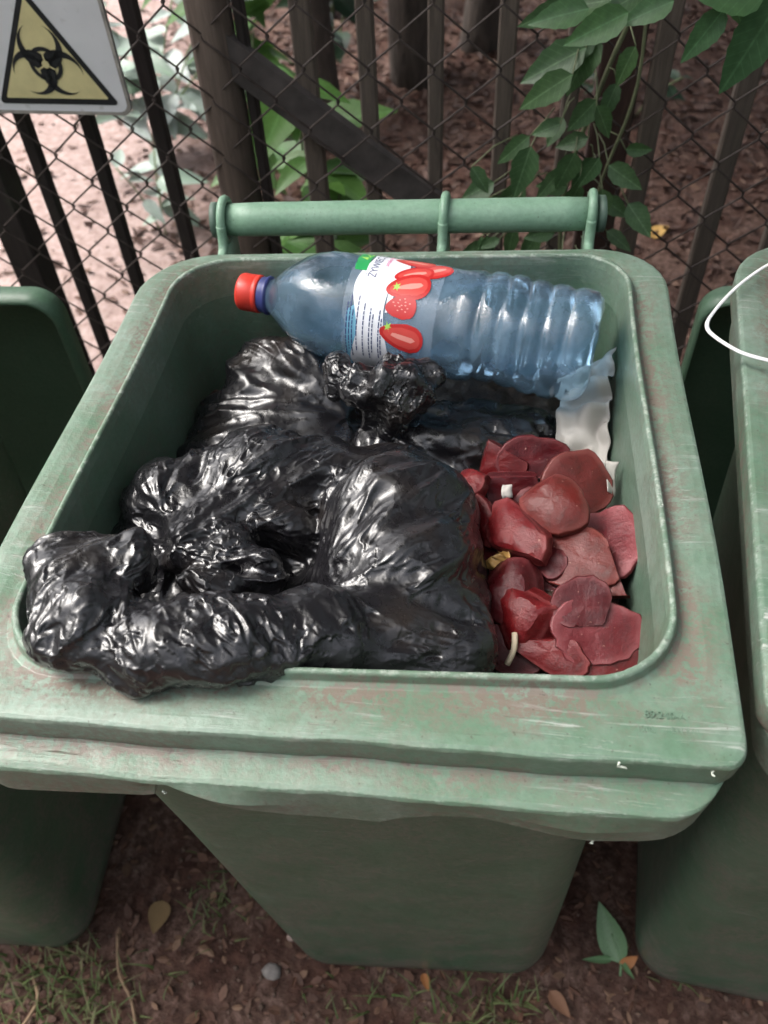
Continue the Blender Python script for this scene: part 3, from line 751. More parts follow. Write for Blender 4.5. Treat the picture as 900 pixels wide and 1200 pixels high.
def bin_thing(label, warp=None, lip=None, brackets=(-.172, .033, .168), group='green wheelie bins in a row', rmat='bin', bmat='bin_shaded'):
    t = thing('wheelie_bin', label, 'bin', (0, 0, 0), group)
    def loft(name, rings, mat, cap, flip=False, fix=None, parent=t):
        V = []; gr = []; sc = []; we = []
        for k, (hx, y0, y1, z, rf, rb, g, s, *e) in enumerate(rings):
            P = ring(hx, y0, y1, z, rf, rb)
            if fix: P = [fix(k, p) for p in P]
            if warp: P = [warp(p) for p in P]
            m_ = len(P); e = e[0] if e else 0.0
            if k and name == 'rim':
                # holding rings close to both ends keep flat faces flat and edges crisp
                Q = V[-m_:]; d = max((Vector(a) - Vector(b)).length for a, b in zip(P, Q))
                if d > .003:
                    for f in (.0009 / d, 1 - .0009 / d):
                        V += [tuple(Vector(b).lerp(Vector(a), f)) for a, b in zip(P, Q)]
                        gr += [g0 + (g - g0) * f] * m_; sc += [s0 + (s - s0) * f] * m_; we += [(e0 + (e - e0) * f) * .3] * m_
            V += P; gr += [g] * m_; sc += [s] * m_; we += [e] * m_
            g0, s0, e0 = g, s, e
        nr = len(V) // m_; F = grid_faces(nr, m_, False, True)
        if cap: F.append(tuple((nr - 1) * m_ + i for i in range(m_)))
        if flip: F = [f[::-1] for f in F]
        o = obj(name, V, F, M[mat], parent)
        for nm, data in (('grime', gr), ('scuff', sc), ('worn', we)):
            a = o.data.attributes.new(nm, 'FLOAT', 'POINT'); a.data.foreach_set('value', data)
        if name == 'rim': o.data.set_sharp_from_angle(angle=R(60))
        return o
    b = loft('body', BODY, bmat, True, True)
    loft('inner_wall', INNER, 'bin_inner_shaded', True)
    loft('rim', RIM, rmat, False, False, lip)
    # handle bar on its brackets
    w = warp or (lambda p: p)
    hy, hz = .485, .940
    pts = [w((x, hy, hz)) for x in np.linspace(-.174, .172, 12)]
    V, F = tube(pts, [.0145] + [.0155] * 10 + [.0145], 20); obj('handle', V, F, M['handle'], t)
    for x in (-.181, .177):
        V, F = tube([w((x - .004, hy, hz)), w((x - .003, hy, hz)), w((x + .003, hy, hz)), w((x + .004, hy, hz))], [.012, .0165, .0165, .012], 20)
        obj('handle_end', V, F, plain('handle_end_cap', (.09, .14, .11), .5, .3, 40) if 'hcap' not in M else M['hcap'], t)
    for x in brackets:
        V, F = [], []
        # hoop round the tube and a leg down to the rim
        n = 20; a0 = R(-60)
        prof = [(hy + .0185 * math.cos(a0 + R(300) * i / n), hz + .0185 * math.sin(a0 + R(300) * i / n)) for i in range(n + 1)]
        leg = [(hy - .004, hz - .022), (hy - .016, hz - .025), (hy - .034, hz - .018), (hy - .044, hz - .012), (hy - .046, hz - .030)]
        path = [(x, a, b_) for a, b_ in prof] 
        V1, F1 = tube([w(p) for p in path], .0042, 8, True)
        lp = smooth_path([(x, hy - .0182, hz + .004), (x, hy - .0205, hz - .008), (x + (.002 if x > 0 else -.002) * 0, hy - .027, hz - .018), (x, hy - .045, hz - .022), (x, hy - .052, hz - .040)], 5)
        V2, F2 = tube([w(p) for p in lp], .0048, 8, True)
        V3, F3 = box(x - .004, x + .004, hy - .055, hy + .016, hz - .06, hz - .018, .002)
        V3 = [w((a, b_ - (.0 if c > hz - .03 else .004), c)) for a, b_, c in V3]
        V, F = join((V1, F1), (V2, F2), (V3, F3)); obj('handle_bracket', V, F, M['handle'], t)
    return t, b
LIPX = [-.24, -.192, -.150, -.104, -.0965, -.0955, -.090, -.06, -.02, .02, .034, .046, .07, .095, .12, .155, .185, .21, .24]
LIPD = [.0, .000, .0035, .0075, .0085, .029, .027, .010, -.004, -.0055, -.007, .002, .010, .012, .004, -.004, -.003, .003, .003]
def main_lip(k, p):
    """torn and buckled front skirt"""
    x, y, z = p
    if y > .0: return p
    fade = min(1, max(0, (-y - .02) / .03))
    d = float(np.interp(x, LIPX, LIPD)) * fade
    bulge = .006 * math.exp(-((x + .055) / .03) ** 2) - .004 * math.exp(-((x + .097) / .006) ** 2) + .004 * math.exp(-((x - .15) / .03) ** 2)
    if k in (21, 22): return (x, y - bulge * .6 * fade, z + d)
    if k == 20: return (x, y - bulge * fade, z + d * .55)
    if 11 <= k <= 19:
        j = .0005 * math.sin(x * 31 + 1) + .0003 * math.sin(x * 83) + .00025 * math.sin(x * 211 + 3 * k)
        return (x, y + j, z + j * .8)
    return p
def main_warp(p):
    x, y, z = p
    k = float(np.interp(y, [-.06, -.035, 0, .42], [.022, .024, .060, .076]))
    lean = .04 * max(0, 1 - z / .9) 
    bow = .0022 * math.sin((y + .02) * 14) * (1 if x > 0 else -1) * (.3 + .7 * min(1, max(0, (z - .8) / .08)))
    dent = .004 * math.exp(-((x - .06) / .09) ** 2) * (1 if z < .8 and y < .1 else 0) * math.sin(z * 9)
    return (x + lean + bow, y + k * x + dent, z)
main_bin, main_body = bin_thing('open green wheelie bin in the middle, filled with rubbish', main_warp, main_lip)
def side_warp(s):
    return lambda p: (p[0] + s * max(0, 1 - p[2] / .9), p[1], p[2])
left_bin, left_body = bin_thing('dark green wheelie bin at the left edge in shade', side_warp(-.03), None)
left_bin.location = (-.60, -.035, 0); left_bin.rotation_euler = (0, 0, R(3))
right_bin, right_body = bin_thing('green wheelie bin at the right edge with a white cord', side_warp(.03), None)
right_bin.location = (.484, .014, 0); right_bin.rotation_euler = (0, 0, R(-6))
# lids hanging open behind the neighbouring bins
def lid(bin_, top):
    P = []
    for k, (s, dz) in enumerate(((.86, .012), (.97, .008), (1.0, .0), (1.0, -.03), (.985, -.03))):
        hx = .232 * s; P.append([(x, .505 + .03 + dz, top - (y) ) for x, y, _ in ring(hx, .02 + .24 * (1 - s), .02 + .24 * (1 - s) + .48 * s, 0, .03, .075)])
    V = [q for r_ in P for q in r_]; n = len(P[0]); F = grid_faces(5, n, False, True); F.append(tuple(range(n))[::-1])
    return obj('lid', V, F, M['bin_shaded'], bin_)
lid(left_bin, .85); lid(right_bin, .84)
# embossed frame and marks on the front right of the middle bin's rim
def embossed():
    parts = []
    z = .92985
    def seg(a, b, w=.0005):
        a = Vector((*a, z)); b = Vector((*b, z)); d = (b - a).normalized(); n = Vector((-d.y, d.x, 0)) * w
        V = [tuple(a - n), tuple(b - n), tuple(b + n), tuple(a + n)]; V += [(x, y, zz - .0016) for x, y, zz in V]
        parts.append((V, [(0, 1, 2, 3), (0, 4, 5, 1), (1, 5, 6, 2), (2, 6, 7, 3), (3, 7, 4, 0)]))
    x0, x1, y0, y1 = .1665, .2225, -.0265, -.0105
    def q(x, y): return main_warp((x, y, z))[:2]
    fr = [(x0 + .004, y1), (x1 - .004, y1), (x1, y1 - .004), (x1, y0 + .004), (x1 - .004, y0), (x0 + .004, y0), (x0, y0 + .004), (x0, y1 - .004)]
    for txt, x, y, s in (('89:240-A', .1800, -.0165, .0062), ('120L', .1755, -.0238, .0052), ('EN 840', .1945, -.0238, .0048)):
        cu = bpy.data.curves.new('embossed_text', 'FONT'); cu.body = txt; cu.size = s; cu.extrude = .0005; cu.resolution_u = 2
        ob = bpy.data.objects.new('embossed_text', cu); me = bpy.data.meshes.new_from_object(ob); bpy.data.objects.remove(ob)
        me.materials.clear(); me.materials.append(M['bin'])
        wx, wy, _ = main_warp((x, y, z)); e = link('embossed_text', me, main_bin); e.location = (wx, wy, .9293)
embossed()
def flecks():
    """white curled shreds of plastic torn from the front lip"""
    g = random.Random(9)
    for (x, y, z, s) in [(.166, -.0400, .928, .009), (.216, -.038, .925, .007), (.160, -.0575, .866, .009), (-.095, -.0575, .884, .005), (.201, .13, .9370, .007)]:
        wx, wy, wz = main_warp((x, y, z)); pts = [(wx, wy, wz)]
        for i in range(4): pts.append((pts[-1][0] + g.uniform(-.3, .3) * s, pts[-1][1] - g.uniform(0, .3) * s, pts[-1][2] + g.uniform(-.35, .2) * s))
        V, F = tube(smooth_path(pts, 2), [.0008, .0007, .0009, .0006, .0008, .0006, .0006, .0004, .0003], 5); obj('plastic_shred', V, F, M['cut_edge'], main_bin)
flecks()
# white cord on the right bin
V, F = tube(smooth_path([(.372, .470, .915), (.362, .452, .936), (.338, .434, .944), (.312, .418, .941), (.284, .389, .938), (.261, .353, .938), (.254, .334, .939), (.258, .320, .940), (.273, .300, .942), (.291, .290, .943), (.308, .284, .944), (.330, .276, .938), (.345, .268, .915), (.350, .262, .88)], 6), .0017, 8, True, .55)
tag(obj('cord', V, F, plain('white_cord', (.80, .79, .80), .45, .06, 60)), 'white plastic cord looped over the rim of the right bin', 'cord')
# bolt on the right bin
V, F = tube([(.304, .40, .70), (.296, .398, .70)], [.009, .008], 12)

# ------------------------------------------------------------------ rubbish bags
from mathutils.kdtree import KDTree
def bag_mat():
    m = NT('black_bag_film'); v = m.coord()
    n1 = m.noise(v, 95, 5, .6, .8); n2 = m.n('TexVoronoi', _feature='DISTANCE_TO_EDGE', Vector=m.mix(.25, v, m.n('TexNoise', Vector=v, Scale=40.0).outputs['Color']), Scale=60.0).outputs['Distance']
    col = m.mix(m.ramp(m.noise(v, 16, 3), [(.55, 0.0), (.75, 1.0)]), (.0085, .0080, .0098), (.024, .019, .017))
    h = m.math('ADD', n1, m.math('MULTIPLY', m.ramp(n2, [(.0, 0.0), (.12, 1.0)]), .25))
    m.bs(Base__Color=col, Roughness=m.ramp(n1, [(.3, .24), (.7, .35)]), Specular__IOR__Level=.85, Normal=m.bump(h, .10, .0015))
    return m.m
M['bag'] = bag_mat()
LOBE = np.array([-.131, .080, .935])
def chain(P, pts, k=.012):
    """smooth run of capsules through (x, y, z, radius) points"""
    d = None
    for a, b in zip(pts[:-1], pts[1:]):
        c = capsule(P, a[:3], b[:3], a[3], b[3]); d = c if d is None else smin(d, c, k)
    return d
def front_bag_sdf(P):
    d = chain(P, [(.048, .058, .850, .052), (.034, .105, .874, .060), (.024, .160, .878, .056), (.014, .200, .862, .043)])
    d = smin(d, chain(P, [(-.160, .100, .845, .040), (-.150, .165, .868, .043), (-.085, .190, .878, .043), (-.030, .198, .874, .038)], .02), .006)
    d = smin(d, capsule(P, (-.12, .11, .81), (.02, .12, .81), .060, .055), .03)
    Q = P.copy(); Q[..., 2] = .944 + (P[..., 2] - .944) * 1.28      # the flopped end lies flat
    d = smin(d, chain(Q, [(-.105, .002, .943, .026), (-.060, .012, .938, .028), (-.012, .034, .914, .028), (.030, .046, .885, .036), (.060, .054, .868, .042)]), .010)
    d = smin(d, chain(Q, [(-.165, .040, .951, .025), (-.150, .012, .950, .028), (-.110, .000, .945, .026)]), .010)
    d = smin(d, capsule(Q, (-.178, .052, .950), (-.135, .058, .948), .022, .024), .006)
    d = smin(d, capsule(P, (-.122, .118, .892), (-.085, .150, .890), .024, .028), .005)
    d = smin(d, capsule(P, (-.085, .150, .892), (-.055, .140, .885), .026, .022), .005)
    d = smin(d, ellipsoid(P, (-.098, .104, .905), (.030, .022, .020)), .004)
    d = smin(d, ellipsoid(P, (-.062, .090, .902), (.020, .017, .018)), .003)
    d = smin(d, ellipsoid(P, (-.095, .072, .910), (.026, .014, .016)), .003)
    d = -smin(-d, chain(P, [(-.004, .218, .932, .007), (-.036, .182, .930, .011), (-.042, .142, .922, .013), (-.032, .104, .914, .014), (-.036, .080, .912, .015)]), .008)
    d = -smin(-d, capsule(P, (-.140, .084, .958), (-.118, .080, .935), .007, .005), .012)
    return d
HUB = np.array([-.045, .062, .872])
def front_dir(P):
    rn = P - LOBE; rn = rn / (np.linalg.norm(rn, axis=1)[:, None] + .004)
    an = P - HUB; an = an / (np.linalg.norm(an, axis=1)[:, None] + .004)
    w = np.clip((P[:, 0] + .045) / .04, 0, 1)[:, None]
    return rn * (1 - w) + an * w
def relax(V, F, n=2):
    E = edges_of(F); deg = np.bincount(E.ravel(), minlength=len(V)).astype(float)
    for _ in range(n): V = V + .5 * laplace(V, E, deg)
    return V, F
def make_bag(sdf, lo, hi, h, name, label, dirf, e=(.30, .14, .05), aniso=.8, seed=0, amp=.004, scale=.05, thing_obj=None, calm=None, fine=False, crum=None):
    h0 = h; V, F = surface_nets(sdf, lo, hi, h)
    E = edges_of(F); deg = np.bincount(E.ravel(), minlength=len(V)).astype(float)
    for _ in range(3): V = V + .5 * laplace(V, E, deg)
    def exc(base):
        def f(mid):
            x = np.full(len(mid), base)
            return x * (calm(mid) if calm is not None else 1)
        return f
    V = wrinkle(V, F, exc(e[0]), 70, .008, .30, seed, amp, scale, dirf, aniso)
    V, F = relax(*subdivide(V, F))
    c = calm(V) if calm is not None else np.ones(len(V))
    n1 = streaks(V, F, dirf, 200, .004, seed + 5, 5); n2 = streaks(V, F, dirf, 70, .012, seed + 6, 4)
    k = np.clip(lump(V, .06, seed + 9) * .7 + .65, .1, 1.4)
    h = e[1] * (.9 - np.abs(n1)) + e[1] * .45 * (.8 - np.abs(n2)) * k
    V = V + vnormals(V, F) * (h * c)[:, None]
    V, F = relax(*subdivide(V, F))
    c = calm(V) if calm is not None else np.ones(len(V))
    n3 = streaks(V, F, dirf, 150, .006, seed + 7, 5)
    k = np.clip(lump(V, .045, seed + 10) * .7 + .65, .1, 1.4)
    V = V - vnormals(V, F) * (np.abs(n3) * e[2] * k * c)[:, None]
    # crumpled facets: tilted flat pieces meeting in straight sharp creases
    g = np.random.default_rng(seed + 30); cm = crum(V) if crum is not None else .10
    for cell, slope in ((.017, .42), (.008, .30)):
        N = vnormals(V, F); area = len(V) * (h0 * .25) ** 2; tot = np.zeros(len(V))
        for sgn in (1, -1):
            ids = g.choice(len(V), max(40, int(area / cell ** 2)), False); kd = KDTree(len(ids)); G = g.normal(size=(len(ids), 3)) * slope
            for j, i in enumerate(ids): kd.insert(V[i], j)
            kd.balance()
            nb = np.array([[q[1] for q in kd.find_n(v_, 5)] for v_ in V]); d = V[:, None, :] - V[ids][nb]
            tot += sgn * (np.sum(G[nb] * d, 2) - np.sum(d * d, 2) * slope / cell * .9).max(1)
        V = V + N * (tot * cm)[:, None]
    if fine:
        V, F = subdivide(V, F)
        n5 = streaks(V, F, dirf, 40, .03, seed + 12)
        k = np.clip(lump(V, .04, seed + 14) * .8 + .5, .0, 1.3)
        V = V - vnormals(V, F) * (np.abs(n5) * k * e[2] * .40)[:, None]
    return V, F
def crum_front(P):
    """loose crumpled film: neck, flopped end and the tuck by the knot; the full belly stays taut"""
    a = np.exp(-(np.linalg.norm(P - np.array([-.09, .09, .92]), axis=1) / .05) ** 2)
    b = np.clip((.05 - P[:, 1]) / .03, 0, 1) * np.clip((.02 - P[:, 0]) / .03, 0, 1)
    return .05 + .12 * np.maximum(a, b * .9)
def calm_front(P):
    """tight film over the full right bulge, loose crumple around the tied neck"""
    c = np.linalg.norm(P - np.array([-.09, .08, .92]), axis=1)
    return .8 + .6 * np.exp(-(np.linalg.norm(P - LOBE, axis=1) / .05) ** 2) + .4 * np.exp(-(np.linalg.norm(P - HUB, axis=1) / .05) ** 2)
V, F = make_bag(front_bag_sdf, (-.26, -.06, .745), (.14, .29, 1.02), .006, 'rubbish_bag', '', front_dir, (.12, .0036, .0017), .8, 1, .0025, .05, None, calm_front, True, crum_front)
tag(obj('rubbish_bag', V, F, M['bag']), 'large crumpled black rubbish bag whose neck flops over the front rim', 'rubbish bag', 'black rubbish bags in the middle bin')
def rear_sdf(P):
    d = capsule(P, (-.125, .300, .812), (-.085, .330, .828), .062, .058)
    d = smin(d, capsule(P, (-.150, .255, .80), (-.06, .26, .81), .05, .055), .03)
    d = smin(d, capsule(P, (-.130, .350, .862), (-.085, .345, .866), .026, .024), .02)
    return d
V, F = make_bag(rear_sdf, (-.24, .17, .70), (.04, .43, .95), .006, '', '', lambda P: P - np.array([-.03, .29, .87]), (.12, .0034, .0015), .8, 11, .0025, .05, None, None, False, lambda P: .06)
tag(obj('rubbish_bag', V, F, M['bag']), 'black rubbish bag at the rear left under the bottle neck', 'rubbish bag', 'black rubbish bags in the middle bin')
def dark_sdf(P):
    d = capsule(P, (.040, .285, .800), (.110, .300, .795), .066, .060)
    d = smin(d, capsule(P, (-.005, .270, .845), (.06, .285, .815), .026, .045), .03)
    return d
KN = np.array([-.006, .272, .885])
V, F = make_bag(dark_sdf, (-.07, .17, .70), (.21, .40, .93), .006, '', '', lambda P: P - KN, (.12, .0040, .0024), .9, 21, .0025, .045)
dark_bag = obj('rubbish_bag', V, F, M['bag']); tag(dark_bag, 'dark rubbish bag with a knotted top in front of the bottle', 'rubbish bag', 'black rubbish bags in the middle bin')
def knot_sdf(P):
    d = ellipsoid(P, (.004, .276, .910), (.038, .026, .023))
    d = smin(d, ellipsoid(P, (-.038, .292, .908), (.014, .018, .017)), .006)
    d = smin(d, ellipsoid(P, (.032, .288, .914), (.014, .016, .013)), .006)
    return smin(d, capsule(P, (-.005, .275, .885), (.01, .285, .850), .016, .02), .012)
V, F = make_bag(knot_sdf, (-.08, .22, .82), (.07, .33, .95), .004, '', '', lambda P: P - np.array([.005, .278, .875]), (.36, .0022, .0010), .6, 31, .004, .022, None, None, True, lambda P: .20)
obj('knot', V, F, M['bag'], dark_bag)

# kitchen scraps under the beet pieces
def scraps():
    n = 60; g = np.random.default_rng(4)
    xs = np.linspace(-.19, .192, n); ys = np.linspace(.01, .415, n); gx, gy = np.meshgrid(xs, ys, indexing='ij')
    gz = .815 + .012 * np.sin(gx * 60) * np.cos(gy * 55) + .008 * np.sin(gx * 140 + 1) * np.cos(gy * 120) + .002 * g.normal(size=gx.shape)
    gz += .035 * np.exp(-(((gx - .15) / .06) ** 2 + ((gy - .13) / .10) ** 2))
    V = np.stack([gx, gy + .06 * gx, gz], -1).reshape(-1, 3)
    m = NT('kitchen_scraps'); v = m.coord(); nz = m.noise(v, 60, 6, .7)
    m.bs(Base__Color=m.ramp(nz, [(.3, (.015, .008, .006)), (.6, (.07, .04, .028)), (.8, (.22, .15, .10))]), Roughness=.6, Normal=m.bump(nz, .8, .006))
    tag(obj('kitchen_scraps', V, grid_faces(n, n), m.m), 'dark mixed kitchen waste at the bottom between bag and beets', 'food waste', kind='stuff')
scraps()

# ------------------------------------------------------------------ beet pieces
def beet_mat(name, a, b, c, rings=True):
    m = NT(name); v = m.coord()
    rr = m.n('VectorMath', _operation='LENGTH', i0=m.coord(scale=(1, 1, .2))).outputs['Value']
    wob = m.math('ADD', m.math('MULTIPLY', rr, 230.0), m.math('MULTIPLY', m.noise(v, 60, 3), 3.0))
    sn = m.ramp(m.math('MULTIPLY', m.math('ADD', m.math('SINE', wob), 1.0), .5), [(.2, 0.0), (.9, 1.0)])
    col = m.mix(m.math('MULTIPLY', sn, .55 if rings else .1), a, b)
    col = m.mix(m.ramp(m.noise(v, 75, 6, .7), [(.5, 0.0), (.72, .85)]), col, c)
    ra = m.n('Attribute', _attribute_name='rim').outputs['Fac']
    col = m.mix(m.ramp(ra, [(.78, 0.0), (.93, .55), (.96, .5), (.985, 0.0)]), col, tuple(min(1, q * 1.25 + .04) for q in b))
    col = m.mix(m.ramp(ra, [(.97, 0.0), (1.0, .6)]), col, c)
    col = m.mix(m.ramp(m.noise(v, 260, 2, .6), [(.70, 0.0), (.75, .7)]), col, (.42, .22, .18))
    oi = m.n('ObjectInfo'); col = m.mix(m.math('MULTIPLY', oi.outputs['Random'], .35), col, tuple(q * .45 for q in a))
    m.bs(Base__Color=col, Roughness=m.ramp(m.noise(v, 50, 4), [(.3, .24), (.7, .48)]), Specular__IOR__Level=.4, Subsurface__Weight=.06, Subsurface__Radius=(.004, .001, .001), Subsurface__Scale=.5,
         Normal=m.bump(m.noise(v, 140, 7, .7), .55, .002))
    return m.m
M['beet_a'] = beet_mat('beet_red', (.130, .007, .009), (.185, .021, .021), (.055, .007, .007))
M['beet_b'] = beet_mat('beet_purple', (.140, .012, .017), (.21, .040, .046), (.07, .010, .012))
M['beet_c'] = beet_mat('beet_skin', (.130, .015, .012), (.185, .036, .028), (.055, .014, .010), False)
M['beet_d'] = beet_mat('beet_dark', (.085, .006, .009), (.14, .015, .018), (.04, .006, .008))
def beet(label, loc, tip, nrm, rx, ry, t, mat, seed, dome=0.0, cuts=(), under=.0):
    t = min(t * .7, .0125); rx = rx * 1.06; ry = ry * 1.06; dome = min(dome, .3)
    """a slice: irregular outline, bevelled rim, slightly dished or domed top, flat knife cuts"""
    g = np.random.default_rng(seed); n = 30
    th = np.arange(n) / n * 2 * np.pi
    rad = 1 + .07 * np.sin(th * 2 + g.uniform(0, 6)) + .05 * np.sin(th * 3 + g.uniform(0, 6)) + .03 * np.sin(th * 5 + g.uniform(0, 6)) + .028 * g.normal(size=n)
    att = []
    rings_ = [(.0, -t * .5 - under * ry), (.5, -t * .5 - under * ry * .8), (.86, -t * .46 - under * ry * .25), (.97, -t * .33), (1.0, 0), (.985, t * .36), (.95, t * .5), (.75, t * .5 + dome * ry * .5), (.45, t * .5 + dome * ry * .88), (.2, t * .5 + dome * ry), (0, t * .5 + dome * ry)]
    V = []
    for s, z in rings_:
        for k in range(n): V.append((s * rx * rad[k] * math.cos(th[k]), s * ry * rad[k] * math.sin(th[k]), z + .0007 * math.sin(th[k] * 4 + seed * 2) * s + .0005 * math.sin(th[k] * 7 + seed + s * 9) * s + .03 * rx * math.sin(th[k] + seed) * s))
    att = [s for s, z in rings_ for k in range(n)]
    V = np.array(V)
    for (nx, ny, nz, d) in cuts:
        nn = np.array([nx, ny, nz], float); nn /= np.linalg.norm(nn); e = V @ nn - d; V = V - np.clip(e, 0, None)[:, None] * nn
    F = grid_faces(len(rings_), n, False, True)
    o = obj('beet_piece', V, F, M[mat], None, True)
    ea = o.data.attributes.new('rim', 'FLOAT', 'POINT'); ea.data.foreach_set('value', att)
    x = Vector(tip).normalized(); z = Vector(nrm); z = (z - x * z.dot(x)).normalized(); y = z.cross(x)
    o.matrix_basis = Matrix([[x[i], y[i], z[i], loc[i]] for i in range(3)] + [[0, 0, 0, 1]])
    o.data.polygons.foreach_set('use_smooth', [True] * len(o.data.polygons))
    try: o.data.set_sharp_from_angle(angle=R(30))
    except Exception: pass
    return tag(o, label, 'beet', 'cooked beet pieces in the middle bin')
BEETS = [
 ('pointed red beet chunk at the top of the pile by the dark bag', (.098, .243, .868), (.7, .3, .6), (-.2, -.75, .65), .022, .020, .022, 'beet_a', 1, .1, ((1, .4, 0, .010), (-.6, .8, .3, .014))),
 ('beet slice with bright orange red rim at top of the pile', (.122, .240, .872), (1, .15, .1), (.15, -.75, .65), .027, .021, .009, 'beet_d', 2, -.05, ((0, -1, 0, .014),)),
 ('small pink beet chunk touching the bag at upper left of pile', (.077, .208, .876), (.5, .8, .2), (-.5, -.3, .8), .017, .013, .016, 'beet_a', 3, .25, ((1, 0, .4, .010),)),
 ('long narrow beet slab lying along the side of the bag', (.084, .178, .872), (.42, -.85, -.05), (-.75, -.15, .6), .030, .011, .010, 'beet_a', 4, .2, ()),
 ('dark cut beet chunk below the orange rimmed slice', (.106, .214, .868), (1, .1, 0), (.1, -.8, .6), .024, .018, .020, 'beet_d', 5, .0, ((0, 1, .2, .010), (-1, 0, 0, .018))),
 ('round brownish beet end with rough skin on top of pile', (.137, .178, .890), (.9, -.4, .1), (.05, -.35, .95), .025, .023, .012, 'beet_c', 6, .42, ((-.8, .5, .7, .0175),)),
 ('large brownish pink slice behind the round beet end', (.157, .214, .876), (.8, .55, .1), (.15, -.55, .8), .028, .025, .010, 'beet_c', 7, .05, ()),
 ('thick beet half with lit left side near the bag', (.112, .155, .880), (.55, -.8, .1), (-.35, -.35, .85), .030, .021, .018, 'beet_a', 8, .25, ((0, 1, .4, .016), (.5, -1, .2, .015))),
 ('broad purple ringed beet slice leaning on the right wall', (.176, .162, .868), (.35, -.9, .1), (-.42, -.25, .85), .033, .027, .008, 'beet_b', 9, .02, ()),
 ('rough mottled beet peel in the middle of the pile', (.158, .140, .876), (.8, -.5, .05), (-.15, -.4, .9), .030, .023, .008, 'beet_c', 10, .06, ((.7, .7, 0, .021),)),
 ('little dark beet piece left of the mottled peel', (.135, .142, .870), (.5, -.8, .0), (-.2, -.4, .9), .016, .013, .012, 'beet_d', 11, .2, ()),
 ('triangular brown beet tip below the purple ringed slice', (.180, .124, .870), (.8, -.6, .0), (-.2, -.35, .9), .022, .015, .010, 'beet_c', 12, .05, ((.6, .8, 0, .006), (.6, -.8, 0, .009))),
 ('big dark red faceted chunk beside the bag bulge', (.110, .114, .868), (.9, -.2, .1), (-.3, -.35, .9), .024, .022, .022, 'beet_d', 13, .35, ((-.7, .3, .7, .015), (.8, .3, .6, .015))),
 ('faceted red beet chunk in front of the big dark one', (.120, .093, .868), (.85, -.45, .1), (-.1, -.6, .8), .025, .023, .020, 'beet_a', 14, .45, ((-.6, -.5, .7, .0145), (.8, -.2, .6, .015), (0, 1, .5, .016))),
 ('dark faced half slice lying on the pale rimmed slice', (.158, .096, .881), (1, .15, .05), (-.1, -.55, .85), .022, .019, .008, 'beet_d', 15, .0, ((.9, -.4, 0, .015), (0, -1, 0, .013))),
 ('wide pale rimmed beet slice near the front right corner', (.166, .083, .872), (1, .3, .05), (-.1, -.55, .85), .030, .023, .008, 'beet_b', 16, -.02, ()),
 ('red edged slice tucked under the pale rimmed slice', (.175, .071, .862), (1, .35, .1), (-.1, -.5, .85), .028, .021, .010, 'beet_a', 17, .0, ()),
 ('flat red beet slab at the front edge of pile', (.137, .070, .862), (.9, -.35, .0), (.0, -.55, .85), .026, .014, .012, 'beet_a', 18, .1, ((-.4, .9, .2, .009),)),
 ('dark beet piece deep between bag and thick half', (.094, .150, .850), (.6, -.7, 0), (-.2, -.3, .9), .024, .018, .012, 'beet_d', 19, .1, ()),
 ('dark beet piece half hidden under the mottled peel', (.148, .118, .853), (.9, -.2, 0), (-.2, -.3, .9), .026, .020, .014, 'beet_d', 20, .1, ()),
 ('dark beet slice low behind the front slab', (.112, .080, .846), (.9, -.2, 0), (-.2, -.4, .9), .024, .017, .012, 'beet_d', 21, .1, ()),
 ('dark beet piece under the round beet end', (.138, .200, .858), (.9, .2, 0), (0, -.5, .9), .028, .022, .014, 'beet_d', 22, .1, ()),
]
for b in BEETS: beet(*b)
# onion skins, white peels and paper among the beets
def sheet(name, pts, mat, label, cat, seed, n=18, amp=.004, scale=.03, group=None, lift=.0):
    """crumpled sheet through four corners"""
    a, b, c, d = [np.array(p, float) for p in pts]; u = np.linspace(0, 1, n)
    U, Vv = np.meshgrid(u, u, indexing='ij'); g = np.random.default_rng(seed)
    P = ((1 - U) * (1 - Vv))[..., None] * a + (U * (1 - Vv))[..., None] * b + (U * Vv)[..., None] * c + ((1 - U) * Vv)[..., None] * d
    P = P.reshape(-1, 3); nn = np.cross(b - a, d - a); nn /= np.linalg.norm(nn)
    P = P + nn * (np.abs(lump(P, scale, seed)) * amp)[:, None] + .0012 * np.stack([lump(P, .02, seed + i) for i in range(3)], 1)
    F = np.array(grid_faces(n, n)); k = len(P)
    Q = P - nn * .0006
    F2 = F[:, ::-1] + k
    bd = [i * n for i in range(n)] + [(n - 1) * n + i for i in range(1, n)] + [i * n + n - 1 for i in range(n - 2, -1, -1)] + [i for i in range(n - 2, 0, -1)]
    side = [(bd[i], bd[(i + 1) % len(bd)], bd[(i + 1) % len(bd)] + k, bd[i] + k) for i in range(len(bd))]
    o = obj(name, np.concatenate([P, Q]), F.tolist() + F2.tolist() + side, mat, None, True)
    return tag(o, label, cat, group)
paper = plain('white_paper', (.42, .40, .37), .7, .06, 30, .2)
sheet('paper_sheet', [(.146, .290, .838), (.188, .262, .842), (.192, .362, .892), (.150, .345, .862)], paper, 'crumpled white paper between bottle base and right bin wall', 'paper', 3, 30, .012, .035)
sheet('paper_scrap', [(.178, .212, .872), (.187, .212, .868), (.188, .236, .880), (.179, .236, .884)], paper, 'folded white paper strip against the right wall above purple slice', 'paper', 5, 8, .001)
skin = plain('onion_skin', (.45, .26, .08), .45, .3, 80)
sheet('onion_skin', [(.088, .138, .866), (.108, .128, .862), (.128, .128, .874), (.100, .140, .878)], skin, 'thin yellow brown onion skin between beet half and dark chunk', 'onion skin', 8, 10, .004, .012)
sheet('onion_skin', [(.096, .165, .874), (.104, .135, .868), (.108, .136, .878), (.098, .163, .882)], skin, 'frayed yellow peel edge under the thick beet half', 'onion skin', 9, 8, .002, .008)
